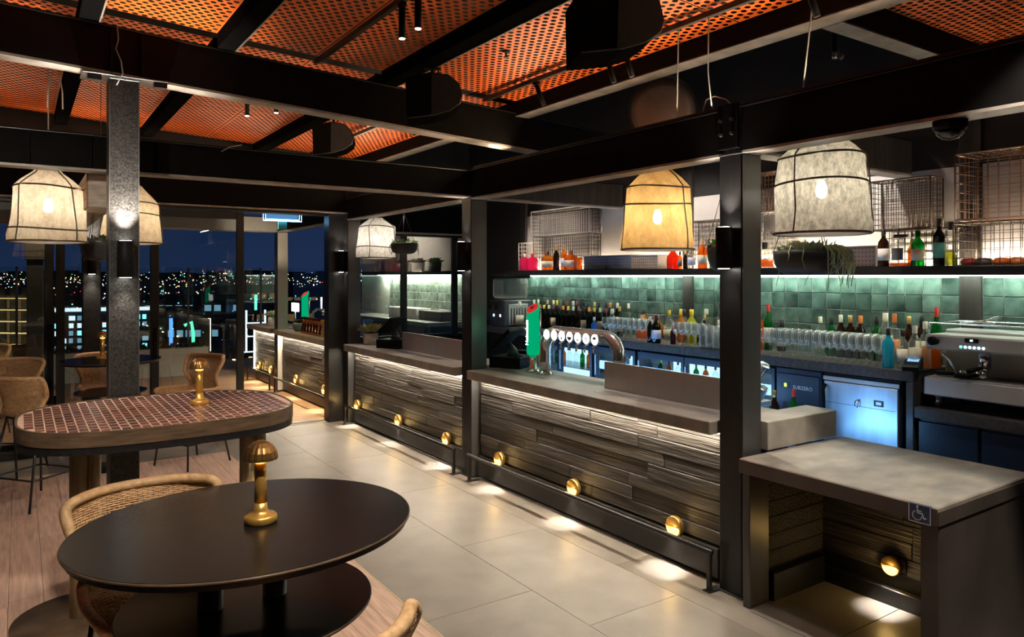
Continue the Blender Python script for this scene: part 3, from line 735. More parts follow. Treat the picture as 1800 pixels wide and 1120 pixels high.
part('chrome_back', MB().tube([(.05, -.03, .05), (.05, -.03, .40), (.04, -.03, .58)], .022, 10), 'chrome', tp)
def star(r, n=5):
    return [((r if i % 2 == 0 else r*.42)*math.cos(PI/2+PI*i/n), (r if i % 2 == 0 else r*.42)*math.sin(PI/2+PI*i/n)) for i in range(2*n)]
cap = MB().lathe([(.060, 0), (.064, .006), (.06, .014)], 24).xform(Matrix.Translation((-.004, 0, .592)) @ Matrix.Rotation(math.radians(-38), 4, 'Y'))
o = part('red_cap', cap, 'tap_red', tp)
part('star_mark', MB().prism(star(.04), .0148, .0165).xform(Matrix.Translation((-.004, 0, .592)) @ Matrix.Rotation(math.radians(-38), 4, 'Y')), 'sign_white', o)
tm = textmesh('Heineken', .062, 'tap_text')
part('lettering', tm, None, tp, loc=(-.0635, .012, .37), rot=(PI/2, -PI/2, -PI/2))
point((-.12, 0, .40), .45, (.1, 1., .45), .03, tp)

def pos_terminal(loc, rz, label, group=None):
    t = top('till_terminal', label, 'till', loc, rz)
    part('cash_box', MB().cbox(-.17, -.18, 0, .17, .18, .11, .005), 'black_plastic', t)
    part('stand', MB().tube([(.0, 0, .11), (.0, 0, .15), (.05, 0, .22)], [.07, .05, .03], 12), 'dark_grey_plastic', t)
    s = part('screen', MB().cbox(-.02, -.16, -.135, .02, .16, .135, .006).xform(Matrix.Translation((.06, 0, .28)) @ Matrix.Rotation(math.radians(-48), 4, 'Y')), 'black_plastic', t)
    part('screen_glass', MB().cbox(.0205, -.145, -.12, .022, .145, .12, .0005).xform(Matrix.Translation((.06, 0, .28)) @ Matrix.Rotation(math.radians(-48), 4, 'Y')), 'dark_grey_plastic', s)
    part('receipt_printer', MB().cbox(-.14, -.32, 0, .08, -.19, .14, .01), 'black_plastic', t)
    c = MB()
    for k in range(3): c.tube([(-.1, .16-.05*k, .12), (-.19, .1-.06*k, .09), (-.2, .02-.05*k, .03), (-.16, -.05-.06*k, .008)], .004, 6)
    part('cable', c, 'black_plastic', t)
    return t
pos_terminal((4.06, 5.98, 1.048), PI/2+.5, 'black till terminal with tilted screen beside the green beer tap')
t = pos_terminal((3.92, 8.40, 1.048), PI/2+.5, 'black till terminal beside the potted plant on the middle bar')
part('paper_slip', MB().cbox(-.1, -.30, .14, .04, -.2, .145, .001), 'paper_white', t)
# ================================================================== BACK BAR
ZS = 2.018       # shelf top
ZB = 1.30        # back counter top
sh = top('back_shelf', 'long black shelf above the green tiled wall', 'shelf', (5.30, 1.6, 0))
part('board', MB().cbox(0, 0, 1.962, .315, 6.33, ZS, .003), 'shelf_black', sh)
part('lip', MB().box(-.004, 0, 1.955, .002, 6.33, ZS), 'black_steel', sh)
part('led_strip', MB().box(.275, .02, 1.950, .290, 6.30, 1.960), 'led_shelf', sh)
part('wall_led_strip', MB().box(.298, .02, ZS, .310, 6.30, ZS+.008), 'led_wall', sh)
area((.22, 3.16, 1.952), (.27, 3.16, 1.2), 26, 6.2, .02, (.80, 1., .84), sh)
area((.26, 3.16, ZS+.012), (.31, 3.16, 2.6), 62, 6.2, .02, (1., .84, .64), sh)
bc = top('back_counter', 'dark stone back bar counter packed with bottles and glasses', 'counter', (5.03, 2.56, 0))
part('worktop', MB().cbox(0, 0, ZB-.075, .55, 5.49, ZB, .004), 'bench_stone', bc)
part('end_panel', MB().cbox(.0, .0, .0, .55, .05, ZB-.076, .003), 'bench_stone', bc)
part('plinth', MB().box(.06, .05, 0, .54, 5.49, .32), 'navy_cabinet', bc)

def glass_fridge(y0, y1, doors, label, z0=.33, z1=1.215, n=2):
    t = top('bottle_fridge', label, 'fridge', (5.06, y0, z0)); L_ = y1-y0; H_ = z1-z0
    part('cabinet', MB().box(.05, 0, 0, .52, .02, H_).box(.05, L_-.02, 0, .52, L_, H_).box(.05, .02, H_-.05, .52, L_-.02, H_).box(.05, .02, 0, .52, L_-.02, .05), 'navy_cabinet', t)
    part('lit_back', MB().box(.50, .02, .05, .515, L_-.02, H_-.05), 'fridge_light', t)  # back panel glows itself, standing for the lit fridge inside
    part('wire_shelf', MB().box(.10, .02, .30, .49, L_-.02, .306).box(.10, .02, .58, .49, L_-.02, .586), 'wire_pale', t)
    w = L_/n
    for i in range(n):
        a = i*w+.006; b = (i+1)*w-.006
        d = part('door', MB().cbox(.012, a, .02, .045, a+.035, H_-.015, .003).cbox(.012, b-.035, .02, .045, b, H_-.015, .003).box(.012, a+.035, .02, .045, b-.035, .06).box(.012, a+.035, H_-.07, .045, b-.035, H_-.015), 'navy_cabinet', t)
        part('door_glass', MB().box(.026, a+.035, .06, .030, b-.035, H_-.07), 'window_glass', d)
        part('door_light', MB().box(.052, a+.04, .08, .060, a+.05, H_-.08), 'fridge_light', d)
        part('door_handle', MB().cbox(-.004, b-.026, H_-.32, .012, b-.012, H_-.1, .003), 'stainless', d)
    return t
FBT = []
F1 = glass_fridge(5.96, 7.1, 2, 'blue-lit glass door fridge behind the left end of the beer font')
F2 = glass_fridge(5.30, 5.92, 1, 'blue-lit single glass door fridge behind the right leg of the beer font', n=1)
F3 = glass_fridge(4.05, 5.27, 2, 'blue-lit double glass door fridge behind the near splash guard')
F4 = glass_fridge(3.68, 4.02, 1, 'narrow lit glass fridge just right of the nearest column', n=1)
area((4.25, 4.9, .86), (5.0, 4.9, .95), 20, 4.2, .10, (.22, .5, 1.))  # blue light added under the bar front to tint the work side
area((4.58, 3.2, .80), (5.05, 2.9, 1.0), 2.4, .9, .12, (.18, .52, 1.))  # second added blue light, aimed at the steel fridge
_fb = 0
for (fy0, fy1) in ((5.99, 7.07), (5.33, 5.89), (4.08, 5.24)):
    k = int((fy1-fy0)/.115)
    FBT.append((fy0, fy1, k))
# vented service unit
vu = top('service_unit', 'dark blue vented refrigeration unit left of the steel fridge', 'refrigeration unit', (5.05, 3.262, .33))
part('case', MB().cbox(.01, 0, 0, .5, .40, .885, .004), 'navy_cabinet', vu)
part('front_panel', MB().cbox(.0, .012, .02, .012, .388, .845, .004), 'navy_cabinet', vu)
m = MB()
for k in range(2):
    for i in range(14): m.box(-.002, .03+k*.165+i*.010, .54, .001, .036+k*.165+i*.010, .62)
    for i in range(14): m.box(-.002, .03+k*.165+i*.010, .40, .001, .036+k*.165+i*.010, .48)
part('vent_slot', m, 'foil_black', vu, kind='stuff')
part('display', MB().cbox(-.003, .27, .73, .0, .355, .775, .001), 'foil_black', vu)
part('display_digits', MB().box(-.0045, .295, .738, -.0032, .318, .767), 'screen_lime', vu)
part('lettering', textmesh('SUBZERO', .040, 'sign_white'), None, vu, loc=(-.001, .155, .742), rot=ROT_FACE_NX)
# steel fridge
sf = top('steel_fridge', 'bright blue-lit stainless steel fridge door under the back counter', 'fridge', (5.05, 2.655, .33))
part('case', MB().cbox(.02, 0, 0, .5, .59, .885, .004), 'navy_cabinet', sf)
part('door', MB().cbox(-.012, .012, .03, .02, .575, .83, .006), 'stainless_v', sf)
part('top_trim', MB().cbox(-.006, .006, .835, .02, .585, .868, .003), 'stainless', sf)
part('door_handle', MB().tube([(-.014, .565, .80), (-.05, .555, .77), (-.055, .548, .66), (-.05, .552, .56), (-.014, .562, .53)], .013, 8), 'black_plastic', sf)
part('lock', MB().cyl((-.013, .30, .715), (-.026, .30, .715), .009, n=10).tube([(-.03, .30, .715), (-.032, .292, .69), (-.03, .300, .665)], .004, 6).tube([(-.03, .31, .715), (-.034, .318, .69), (-.03, .312, .675)], .004, 6), 'chrome', sf)
part('thermometer', MB().cbox(-.015, .115, .692, -.012, .185, .735, .001), 'foil_black', sf)
part('thermometer_digits', MB().box(-.0165, .13, .703, -.0152, .168, .724), 'screen_blue', sf)
part('door_seam', MB().box(-.0135, .03, .672, -.0118, .56, .675), 'grey_steel', sf)
# coffee bench and cabinets
cb = top('coffee_bench', 'low dark stone bench under the coffee machine', 'counter', (5.03, .55, 0))
part('worktop', MB().cbox(0, 0, .985, .585, 2.005, 1.06, .004), 'bench_stone', cb)
for i, (a, b) in enumerate(((2.165, 2.545), (1.70, 2.155), (1.2, 1.69))):
    t = top('navy_cabinet', ('dark navy cabinet right of the steel fridge', 'dark navy cabinet at the right edge under the coffee machine', 'dark navy cabinet out at the far right of the coffee bench')[i], 'cabinet', (5.06, a, 0))
    part('carcass', MB().box(.02, 0, 0, .5, b-a, .984), 'navy_cabinet', t); part('door', MB().cbox(0, .004, .1, .02, b-a-.004, .965, .003), 'navy_cabinet', t)

# ---- coffee machine
cm = top('coffee_machine', 'polished two group espresso machine with lit blue buttons', 'coffee machine', (5.10, 1.52, 1.06))
WY = 1.0
for fx_, fy_ in ((.06, .06), (.06, WY-.06), (.42, .06), (.42, WY-.06)): part('foot', MB().cyl((fx_, fy_, 0), (fx_, fy_, .09), .02), 'chrome', cm)
part('base', MB().cbox(-.02, 0, .085, .48, WY, .205, .008), 'stainless', cm)
dt = part('drip_grid', MB().cbox(-.015, .02, .205, .26, WY-.02, .213, .003), 'stainless', cm)
m = MB()
for i in range(44): m.box(.0, .04+i*.021, .2135, .24, .046+i*.021, .2145)
part('slot', m, 'foil_black', dt, kind='stuff')
part('back_body', MB().cbox(.26, .01, .205, .48, WY-.01, .52, .01), 'stainless', cm)
hd = part('head', MB().cbox(-.0, 0, .395, .48, WY, .495, .012), 'stainless', cm)
part('cup_rail', MB().tube([(.02, .02, .57), (.46, .02, .57), (.46, WY-.02, .57), (.02, WY-.02, .57)], .005, 6, closed=True).cyl((.02, .02, .49), (.02, .02, .57), .004, n=6).cyl((.02, WY-.02, .49), (.02, WY-.02, .57), .004, n=6).cyl((.46, WY-.02, .49), (.46, WY-.02, .57), .004, n=6), 'chrome', cm)
for gy in (.70, .33):
    for k in range(6):
        part('button', MB().lathe([(.009, 0), (.007, .004)], 12).xform(Matrix.Translation((-.001, gy+.07-k*.027, .425)) @ Matrix.Rotation(-PI/2, 4, 'Y')), 'button_green' if k == 0 else 'button_blue', hd)
    part('dial', MB().cbox(-.014, gy-.04, .455, -.0, gy+.045, .485, .008), 'black_plastic', hd)
    part('dial_light', MB().box(-.0155, gy-.008, .466, -.0142, gy+.008, .476), 'button_blue', hd)
    gr = part('group_head', MB().lathe([(.036, .0), (.038, .06), (.03, .10)], 18, (.10, gy-.03, .30)), 'chrome', cm)
    pf = part('portafilter', MB().lathe([(.02, -.035), (.034, -.01), (.036, .015)], 16, (.10, gy-.03, .29)), 'chrome', cm)
    part('grip', MB().tube([(.065, gy-.03, .29), (.02, gy-.02, .287), (-.06, gy, .275)], [.010, .013, .016], 10), 'black_plastic', pf)
for gy in (.93, .05):
    part('steam_knob', MB().cyl((.0, gy, .455), (-.05, gy, .455), .028, .030, 14), 'black_plastic', cm)
    part('steam_wand', MB().tube([(.05, gy-.02, .40), (.02, gy-.03, .37), (.0, gy-.09, .33), (.0, gy-.14, .24)], .007, 8), 'chrome', cm)
pfl = top('loose_portafilter', 'chrome portafilter handle lying on the coffee machine tray', 'portafilter', (5.15, 2.28, 1.291))
part('basket', MB().lathe([(.024, -.012), (.036, .0), (.037, .035), (.03, .035)], 16), 'chrome', pfl); part('ear', MB().box(-.05, -.008, .015, .05, .008, .028), 'chrome', pfl)
part('grip', MB().tube([(-.02, .03, .012), (-.03, .08, .01), (-.035, .17, .008)], [.009, .013, .016], 10), 'black_plastic', pfl)
pfl2 = dup(pfl, (5.19, 2.20, 1.291), .7, 'second chrome portafilter lying against the first on the tray')
jg = top('milk_jug', 'dark steel milk jug on the coffee machine tray', 'jug', (5.15, 1.86, 1.277))
part('body', MB().lathe([(.05, 0), (.052, .005), (.046, .07), (.042, .12), (.044, .125), (.040, .12)], 22), 'dark_grey_plastic', jg)
part('handle', MB().tube([(-.044, .01, .11), (-.075, .015, .09), (-.075, .015, .05), (-.05, .01, .03)], .006, 8), 'dark_grey_plastic', jg)
tg = top('tongs', 'crossed steel tongs lying on the coffee machine rail', 'tongs', (5.2, 2.22, 1.635))
part('arm', MB().tube([(0, .12, 0), (.02, 0, .012), (.03, -.1, .05)], .006, 6), 'chrome', tg); part('arm', MB().tube([(.03, .13, .005), (.02, 0, .015), (0, -.09, .004)], .006, 6), 'chrome', tg)
bx = top('pastry_bag', 'brown paper bag on a small stand on the coffee machine', 'bag', (5.32, 1.83, 1.635))
part('bag', MB().lathe([(.05, 0), (.058, .03), (.05, .07), (.02, .09), (.0, .085)], 12), 'crate_brown', bx); part('stand', MB().cbox(-.07, -.06, -.05, .07, .09, -.002, .004), 'orange_wrap', bx)
ct = top('card_terminal', 'blue-black card payment terminal beside the coffee machine', 'card terminal', (5.10, 2.60, ZB), .3)
part('body', MB().add([(-.09, -.05, 0), (.09, -.05, 0), (.09, .05, 0), (-.09, .05, 0), (-.09, -.05, .028), (.09, -.05, .085), (.09, .05, .085), (-.09, .05, .028)], [(0, 3, 2, 1), (4, 5, 6, 7), (0, 1, 5, 4), (1, 2, 6, 5), (2, 3, 7, 6), (3, 0, 4, 7)]), 'black_plastic', ct)
part('screen', MB().add([(-.0, -.036, .0585), (.075, -.036, .082), (.075, .036, .082), (-.0, .036, .0585)], [(0, 1, 2, 3)]), 'screen_blue', ct)

# ---- bottles
def bottle_mesh(kind, m):
    P = {'wine': [(.034, 0), (.0375, .006), (.0375, .185), (.033, .205), (.016, .235), (.0135, .25), (.0135, .30), (.0135, .302)],
         'spirit': [(.036, 0), (.0395, .005), (.0395, .165), (.036, .185), (.017, .212), (.014, .225), (.014, .275)],
         'tall': [(.032, 0), (.035, .005), (.033, .20), (.028, .225), (.015, .25), (.0135, .26), (.0135, .325)],
         'round': [(.045, 0), (.055, .01), (.060, .06), (.055, .11), (.03, .145), (.015, .165), (.0145, .21)],
         'flask': [(.05, 0), (.054, .006), (.054, .11), (.05, .125), (.02, .145), (.017, .155), (.017, .18)],
         'big': [(.046, 0), (.05, .006), (.05, .17), (.046, .19), (.022, .225), (.018, .24), (.018, .29)]}[kind]
    return MB().lathe(P, 18, sq=(4.5 if kind in ('flask',) else None)).mesh('glass_body', m), P
_bc = {}
def bottle(kind, glass, cap, loc, label, lab=None, group=None, s=1., fill=None):
    key = (kind, glass, cap, lab, fill)
    if key not in _bc:
        me, P = bottle_mesh(kind, glass); zt_ = P[-1][1]; rt = P[-1][0]
        capm = MB().lathe([(rt+.0012, zt_-.045), (rt+.002, zt_-.043), (rt+.002, zt_+.004), (rt*.9, zt_+.006)], 14).mesh('cap', cap)
        rb = P[2][0]; zb = P[2][1]
        lm = MB().lathe([(rb+.0008, zb*.28), (rb+.0009, zb*.82)], 18, sq=(4.5 if kind == 'flask' else None)).mesh('paper_label', lab) if lab else None
        fm = MB().lathe([(rb*.93, .006), (rb*.93, zb*.55), (.0, zb*.55)], 16, sq=(4.5 if kind == 'flask' else None)).mesh('liquid', fill) if fill else None
        _bc[key] = (me, capm, lm, fm)
    me, capm, lm, fm = _bc[key]
    t = top('bottle', label, 'bottle', loc, random.uniform(-.5, .5), group); w_ = s if kind in ('round', 'flask') else min(s, 1.0); t.scale = (w_, w_, s)
    part('glass_body', me, None, t); part('cap', capm, None, t)
    if lm: part('paper_label', lm, None, t)
    if fm: part('liquid', fm, None, t)
    return t
S = lambda y, x=5.44: (min(x, 5.415)-.062, y, ZS)
Bk = lambda y, x=5.45: (x, y, ZB)
# upper shelf, left to right
bottle('flask', 'bottle_pink', 'foil_cream', S(7.60, 5.40), 'hot pink square bottle at the left end of the upper shelf', s=1.15)
bottle('flask', 'bottle_pink', 'foil_red', S(7.44, 5.46), 'second hot pink bottle, just right of the leftmost one on the shelf', s=1.15)
bottle('flask', 'bottle_amber', 'foil_black', S(7.13, 5.42), 'squat amber flask with black stopper on the upper shelf', lab='label_cream', s=1.25)
bottle('spirit', 'bottle_brown', 'foil_gold', S(6.93, 5.40), 'brown bottle with gold neck left of the lilac labelled one', s=1.05)
bottle('spirit', 'bottle_amber', 'foil_gold', S(6.80, 5.42), 'amber bottle with lilac label and gold neck on the upper shelf', lab='label_lilac', s=1.05)
bottle('flask', 'bottle_orange', 'foil_black', S(6.665, 5.42), 'orange square bottle beside the glass jug on the upper shelf', lab='label_cream', s=1.25)
jug = top('glass_jug', 'amber filled glass jug with handle on the upper shelf', 'jug', S(6.535, 5.42))
part('body', MB().lathe([(.04, 0), (.05, .005), (.05, .14), (.052, .145)], 18), 'bottle_amber', jug); part('handle', MB().tube([(0, -.05, .12), (0, -.09, .10), (0, -.09, .05), (0, -.05, .03)], .008, 8), 'clear_glass', jug)
bottle('round', 'bottle_red', 'foil_red', S(5.06, 5.42), 'round glowing red bottle on the upper shelf behind the amber pendant', s=1.1)
bottle('spirit', 'bottle_amber', 'foil_black', S(4.955, 5.40), 'small amber bottle with dark label right of the round red one', lab='label_dark', s=.6)
bottle('spirit', 'bottle_brown', 'foil_gold', S(4.90, 5.46), 'small brown bottle behind the silver labelled one', s=.62)
bottle('big', 'bottle_clear', 'foil_black', S(4.82, 5.42), 'clear bottle with silver label left of the orange one', lab='label_lilac', s=.78)
bottle('big', 'bottle_orange', 'cork', S(4.68, 5.41), 'wide orange bottle with cork stopper and cream label on the shelf', lab='label_cream', s=.92)
bottle('big', 'bottle_lime', 'bottle_green', S(4.54, 5.41), 'yellow-green bottle with pale label left of the nearest column', lab='label_lilac', s=.92)
bottle('flask', 'bottle_clear', 'foil_black', S(3.99, 5.42), 'clear flask half full of orange spirit right of the nearest column', fill='bottle_orange', s=1.2)
bottle('spirit', 'bottle_green', 'foil_black', S(4.10, 5.47), 'dark green bottle at the edge of the nearest column on the shelf', s=.9)
bottle('spirit', 'bottle_brown', 'foil_black', S(2.935, 5.40), 'dark amber bottle with white arched label in the wire basket', lab='paper_white', s=1.0)
dec = top('square_decanter', 'large clear square decanter with black stopper and grey label', 'decanter', S(2.815, 5.42))
part('glass_body', MB().cbox(-.05, -.068, 0, .05, .068, .175, .016).lathe([(.03, .175), (.018, .195), (.018, .21)], 14), 'bottle_clear', dec); part('stopper', MB().cbox(-.02, -.05, .212, .02, .05, .236, .006), 'foil_black', dec)
part('paper_label', MB().box(-.052, -.045, .05, -.0505, .04, .135), 'label_dark', dec); part('liquid', MB().cbox(-.045, -.062, .005, .045, .062, .028, .006), 'bottle_orange', dec)
bottle('spirit', 'bottle_amber', 'foil_gold', S(2.735, 5.45), 'small amber bottle half hidden behind the green labelled bottle', s=.7)
bottle('big', 'bottle_green', 'bottle_green', S(2.685, 5.40), 'bright green bottle with tan label in the wire basket', lab='label_cream', s=.88)
bottle('wine', 'bottle_dark', 'foil_black', S(2.525, 5.37), 'dark bottle with teal label at the right pillar', lab='label_teal', s=1.08)
bottle('spirit', 'bottle_clear', 'foil_black', S(2.445, 5.37), 'clear bottle with lime liquid right of the teal labelled one', fill='bottle_lime', s=1.08)
for i, (y, m_, lb) in enumerate(((2.36, 'red_wrap', 'red and black foil snack packet'), (2.27, 'crate_brown', 'dark brown foil snack packet'), (2.16, 'orange_wrap', 'bright orange foil snack packet'), (2.07, 'foil_orange', 'pale orange foil snack packet'))):
    solo('snack_packet', lb+' lying at the right end of the upper shelf', 'packet', MB().lathe([(.0, .0), (.045, .004), (.06, .025), (.04, .05), (.0, .055)], 9, sq=3), m_, (5.38, y, ZS), random.uniform(0, 1))
# back counter, right part
bottle('spirit', 'bottle_clear', 'foil_cream', Bk(3.53, 5.46), 'clear bottle with cream cap at the left of the counter bottle row', lab='label_cream', s=1.12)
bottle('spirit', 'bottle_green', 'foil_black', Bk(3.445, 5.48), 'green bottle with black cap right of the cream capped one', s=1.12)
for i, (y, c) in enumerate(((3.35, 'foil_cream'), (3.27, 'foil_gold'), (3.185, 'foil_orange'))):
    bottle('spirit', 'bottle_brown', c, Bk(y, 5.46), ('dark square-shouldered bottle with cream neck, left of three alike', 'dark square-shouldered bottle with tan neck, middle of three alike', 'dark square-shouldered bottle with orange neck, right of three alike')[i], lab='label_dark', s=1.2)
bottle('flask', 'bottle_dark', 'foil_black', Bk(3.09, 5.50), 'small black bottle low behind the wine glasses', s=.9)
bottle('wine', 'bottle_green', 'foil_black', Bk(3.035, 5.42), 'tall green bottle with blue label and black foil above the glasses', lab='bottle_teal', s=1.12)
bottle('big', 'bottle_clear', 'foil_cream', Bk(2.955, 5.40), 'clear bottle with tall pale stopper and white label', lab='paper_white', s=1.25)
bottle('spirit', 'bottle_clear', 'foil_orange', Bk(2.865, 5.36), 'clear bottle with orange cap behind the turquoise one', lab='foil_orange', s=1.32)
bottle('wine', 'bottle_brown', 'foil_gold', Bk(2.80, 5.44), 'brown bottle with gold ring behind the clear ones', s=1.14)
bottle('wine', 'bottle_brown', 'foil_black', Bk(2.72, 5.46), 'brown bottle with amber label behind the rosy one', lab='label_cream', s=1.16)
bottle('spirit', 'bottle_turq', 'foil_black', Bk(2.765, 5.09), 'turquoise square gin bottle standing at the front of the counter', s=1.0)
bottle('spirit', 'bottle_clear', 'foil_black', Bk(2.69, 5.14), 'clear bottle with peach label right of the turquoise one', lab='label_cream', s=.98)
bottle('spirit', 'bottle_clear', 'foil_cream', Bk(2.62, 5.17), 'clear bottle with plum liquid and cream cap near the card terminal', lab='label_cream', fill='bottle_plum', s=1.08)
bottle('flask', 'bottle_amber', 'foil_gold', Bk(2.60, 5.34), 'amber flask at the right end of the counter', s=1.1)
bottle('wine', 'bottle_green', 'foil_red', Bk(2.615, 5.46), 'green bottle with red foil and cream label right of the others', lab='label_cream', s=1.38)
bottle('tall', 'bottle_clear', 'foil_cream', (5.24, 2.585, ZB), 'slim clear bottle against the coffee machine', s=1.0)
bottle('wine', 'bottle_green', 'foil_red', Bk(4.02, 5.44), 'green bottle with red foil and pale label at the nearest column', lab='label_cream', s=1.3)
bottle('spirit', 'bottle_orange', 'foil_gold', Bk(4.11, 5.44), 'amber bottle half hidden by the nearest column', s=1.25)
bottle('spirit', 'bottle_dark', 'foil_black', Bk(3.90, 5.46), 'small dark green bottle right of the red foil one', lab='label_cream', s=.95)
# back counter, left part: wine bottles in two rows, spirits, glasses
capc = ['foil_cream', 'foil_black', 'cork', 'foil_cream', 'foil_yellow', 'foil_black', 'foil_maroon', 'foil_cream', 'foil_maroon', 'foil_black', 'foil_black', 'foil_gold', 'foil_black', 'foil_black', 'foil_orange', 'foil_cream']
ORD = 'first second third fourth fifth sixth seventh eighth ninth tenth eleventh twelfth thirteenth fourteenth fifteenth sixteenth'.split()
capn = {'foil_cream': 'cream', 'foil_black': 'black', 'cork': 'cork brown', 'foil_yellow': 'yellow', 'foil_maroon': 'maroon', 'foil_gold': 'gold', 'foil_orange': 'orange'}
for i, c in enumerate(capc):
    y = 7.52-i*.098
    bottle('wine', 'bottle_dark', c, Bk(y, 5.50+.02*(i % 2)), 'dark wine bottle with %s neck, back row behind the font, %s from the left' % (capn[c], ORD[i]), s=1.13, group='wine bottles on the back counter')
for i in range(14):
    c = ('foil_orange', 'foil_yellow', 'foil_cream', 'foil_maroon', 'foil_black')[i % 5]
    bottle('wine', 'bottle_dark', c, Bk(7.30-i*.095, 5.36), 'shorter dark wine bottle with %s neck, front row behind the font, %s from the left' % (capn[c], ORD[i]), s=.95, group='wine bottles on the back counter', lab=('label_cream' if i in (3, 9, 12) else None))
bottle('wine', 'bottle_teal', 'foil_cream', Bk(7.28, 5.26), 'bright teal bottle with white cap behind the green beer tap', s=1.16)
bottle('big', 'bottle_clear', 'foil_cream', Bk(7.53, 5.22), 'clear bottle with pale stopper at the left end of the back counter', lab='label_cream', s=1.1)
bottle('big', 'bottle_clear', 'foil_cream', Bk(5.85, 5.26), 'clear bottle with pink label among the wine bottles', lab='label_lilac', s=1.0)
bottle('wine', 'bottle_dark', 'foil_gold', Bk(5.80, 5.32), 'dark bottle with big cream label right of the pink labelled one', lab='label_cream', s=1.05)
bottle('big', 'bottle_blue', 'paper_white', Bk(5.98, 5.12), 'pale blue cleaning bottle behind the beer font badges', s=.7)
L3 = [(5.72, 5.48, 'tall', 'bottle_clear', 'foil_cream', None, 'tall clear bottle with white cap behind the stemmed glasses', 1.08),
      (5.62, 5.46, 'big', 'bottle_amber', 'foil_black', 'label_cream', 'amber bottle with yellow label behind the stemmed glasses', 1.0),
      (5.52, 5.48, 'round', 'bottle_orange', 'cork', None, 'round orange bottle with cork neck under the pendant', 1.35),
      (5.42, 5.44, 'round', 'bottle_amber', 'foil_maroon', None, 'netted amber round bottle left of its twin', 1.4),
      (5.34, 5.46, 'round', 'bottle_amber', 'foil_maroon', 'label_dark', 'netted amber round bottle with dark label', 1.4),
      (5.24, 5.48, 'flask', 'bottle_clear', 'foil_black', 'label_cream', 'clear square flask with cream label under the pendant', 1.3),
      (5.13, 5.42, 'spirit', 'bottle_clear', 'foil_yellow', None, 'clear bottle with yellow neck left of the pink one', 1.1),
      (5.05, 5.40, 'spirit', 'bottle_clear', 'foil_black', 'label_cream', 'clear bottle with black cap left of the brown wall pillar', 1.12),
      (4.98, 5.40, 'spirit', 'bottle_amber', 'foil_yellow', None, 'rosy amber bottle with yellow neck in front of the wall pillar', 1.15),
      (4.92, 5.26, 'spirit', 'bottle_plum', 'foil_black', 'foil_red', 'plum bottle with red label standing forward on the counter', 1.0),
      (4.84, 5.46, 'big', 'bottle_lime', 'foil_yellow', None, 'lime bottle with yellow cap right of the wall pillar', 1.1),
      (4.77, 5.46, 'big', 'bottle_clear', 'foil_cream', None, 'clear bottle with ribbed shoulders right of the lime one', 1.12),
      (4.68, 5.40, 'wine', 'bottle_brown', 'foil_gold', None, 'brown bottle with gold neck right of the ribbed clear one', .9),
      (4.60, 5.48, 'tall', 'bottle_clear', 'foil_black', None, 'tall clear shaker bottle with black cone cap', 1.2),
      (4.50, 5.46, 'round', 'bottle_clear', 'foil_cream', 'bottle_blue', 'round clear bottle with blue band near the nearest column', 1.25),
      (4.40, 5.47, 'flask', 'bottle_orange', 'foil_black', None, 'orange flask with black cap near the nearest column', 1.35),
      (4.31, 5.47, 'round', 'bottle_amber', 'foil_black', None, 'small amber round bottle at the left edge of the nearest column', 1.1)]
for q_, (y, x, k, gm, c, lb, la, s) in enumerate(L3): bottle(k, gm, c, Bk(y, 5.505 if q_ % 2 else 5.375), la, lab=lb, s=min(s, 1.12) if k in ('round', 'flask') else s)
bottle('wine', 'bottle_dark', 'foil_cream', Bk(5.12, 5.10), 'black bottle with white cap at the counter front', s=.82)
bottle('big', 'bottle_dark', 'foil_black', Bk(5.03, 5.09), 'black bottle with grey oval badge at the counter front', lab='label_lilac', s=.92)
bottle('spirit', 'bottle_plum', 'foil_red', Bk(4.86, 5.14), 'small red-brown liqueur bottle at the counter front', s=.66)
# bottles tucked below the worktop by the nearest column
bottle('wine', 'bottle_dark', 'bottle_green', (4.72, 3.72, .80), 'dark bottle in the speed rail at the nearest column', s=1.0)
bottle('wine', 'bottle_brown', 'foil_gold', (4.70, 3.42, .78), 'brown bottle with gold neck in the speed rail', s=1.0)
bottle('wine', 'bottle_green', 'foil_red', (4.68, 3.24, .81), 'green bottle with red foil in the speed rail', s=1.0)
spr = top('speed_rail', 'steel bottle rail on the work side of the bar near the nearest column', 'bottle rail', (4.60, 3.2, .74))
part('trough', MB().box(0, 0, 0, .2, .75, .02).box(0, 0, .02, .01, .75, .14).box(.19, 0, .02, .2, .75, .14), 'stainless', spr); part('leg', MB().box(.08, .05, -.74, .12, .09, 0).box(.08, .66, -.74, .12, .70, 0), 'stainless', spr)
snk = top('bar_sink', 'steel edged ice well behind the raised worktop end', 'sink', (4.28, 3.34, .90))
part('rim', MB().cbox(0, 0, .10, .28, .02, .14, .004).cbox(0, .55, .10, .28, .57, .14, .004).cbox(0, .02, .10, .02, .55, .14, .004).cbox(.26, .02, .10, .28, .55, .14, .004), 'stainless', snk); part('basin', MB().box(.02, .02, 0, .26, .55, .01), 'grey_steel', snk); part('cabinet', MB().box(.0, .0, -.90, .28, .57, -.002), 'navy_cabinet', snk)

nF = 0
for (fy0, fy1, k) in FBT:
    for i in range(k):
        gm, c = [('bottle_clear', 'foil_cream'), ('bottle_green', 'foil_gold'), ('bottle_amber', 'foil_black'), ('bottle_clear', 'foil_red')][(i*3+nF) % 4]
        bottle('spirit', gm, c, (5.30, fy0+.06+i*.115, .33+.587), ('bottle inside the lit double fridge behind the left of the font', 'bottle inside the lit single fridge behind the font leg', 'bottle inside the lit double fridge behind the near splash guard')[nF], s=.72, group='bottles inside the lit fridges')
    nF += 1
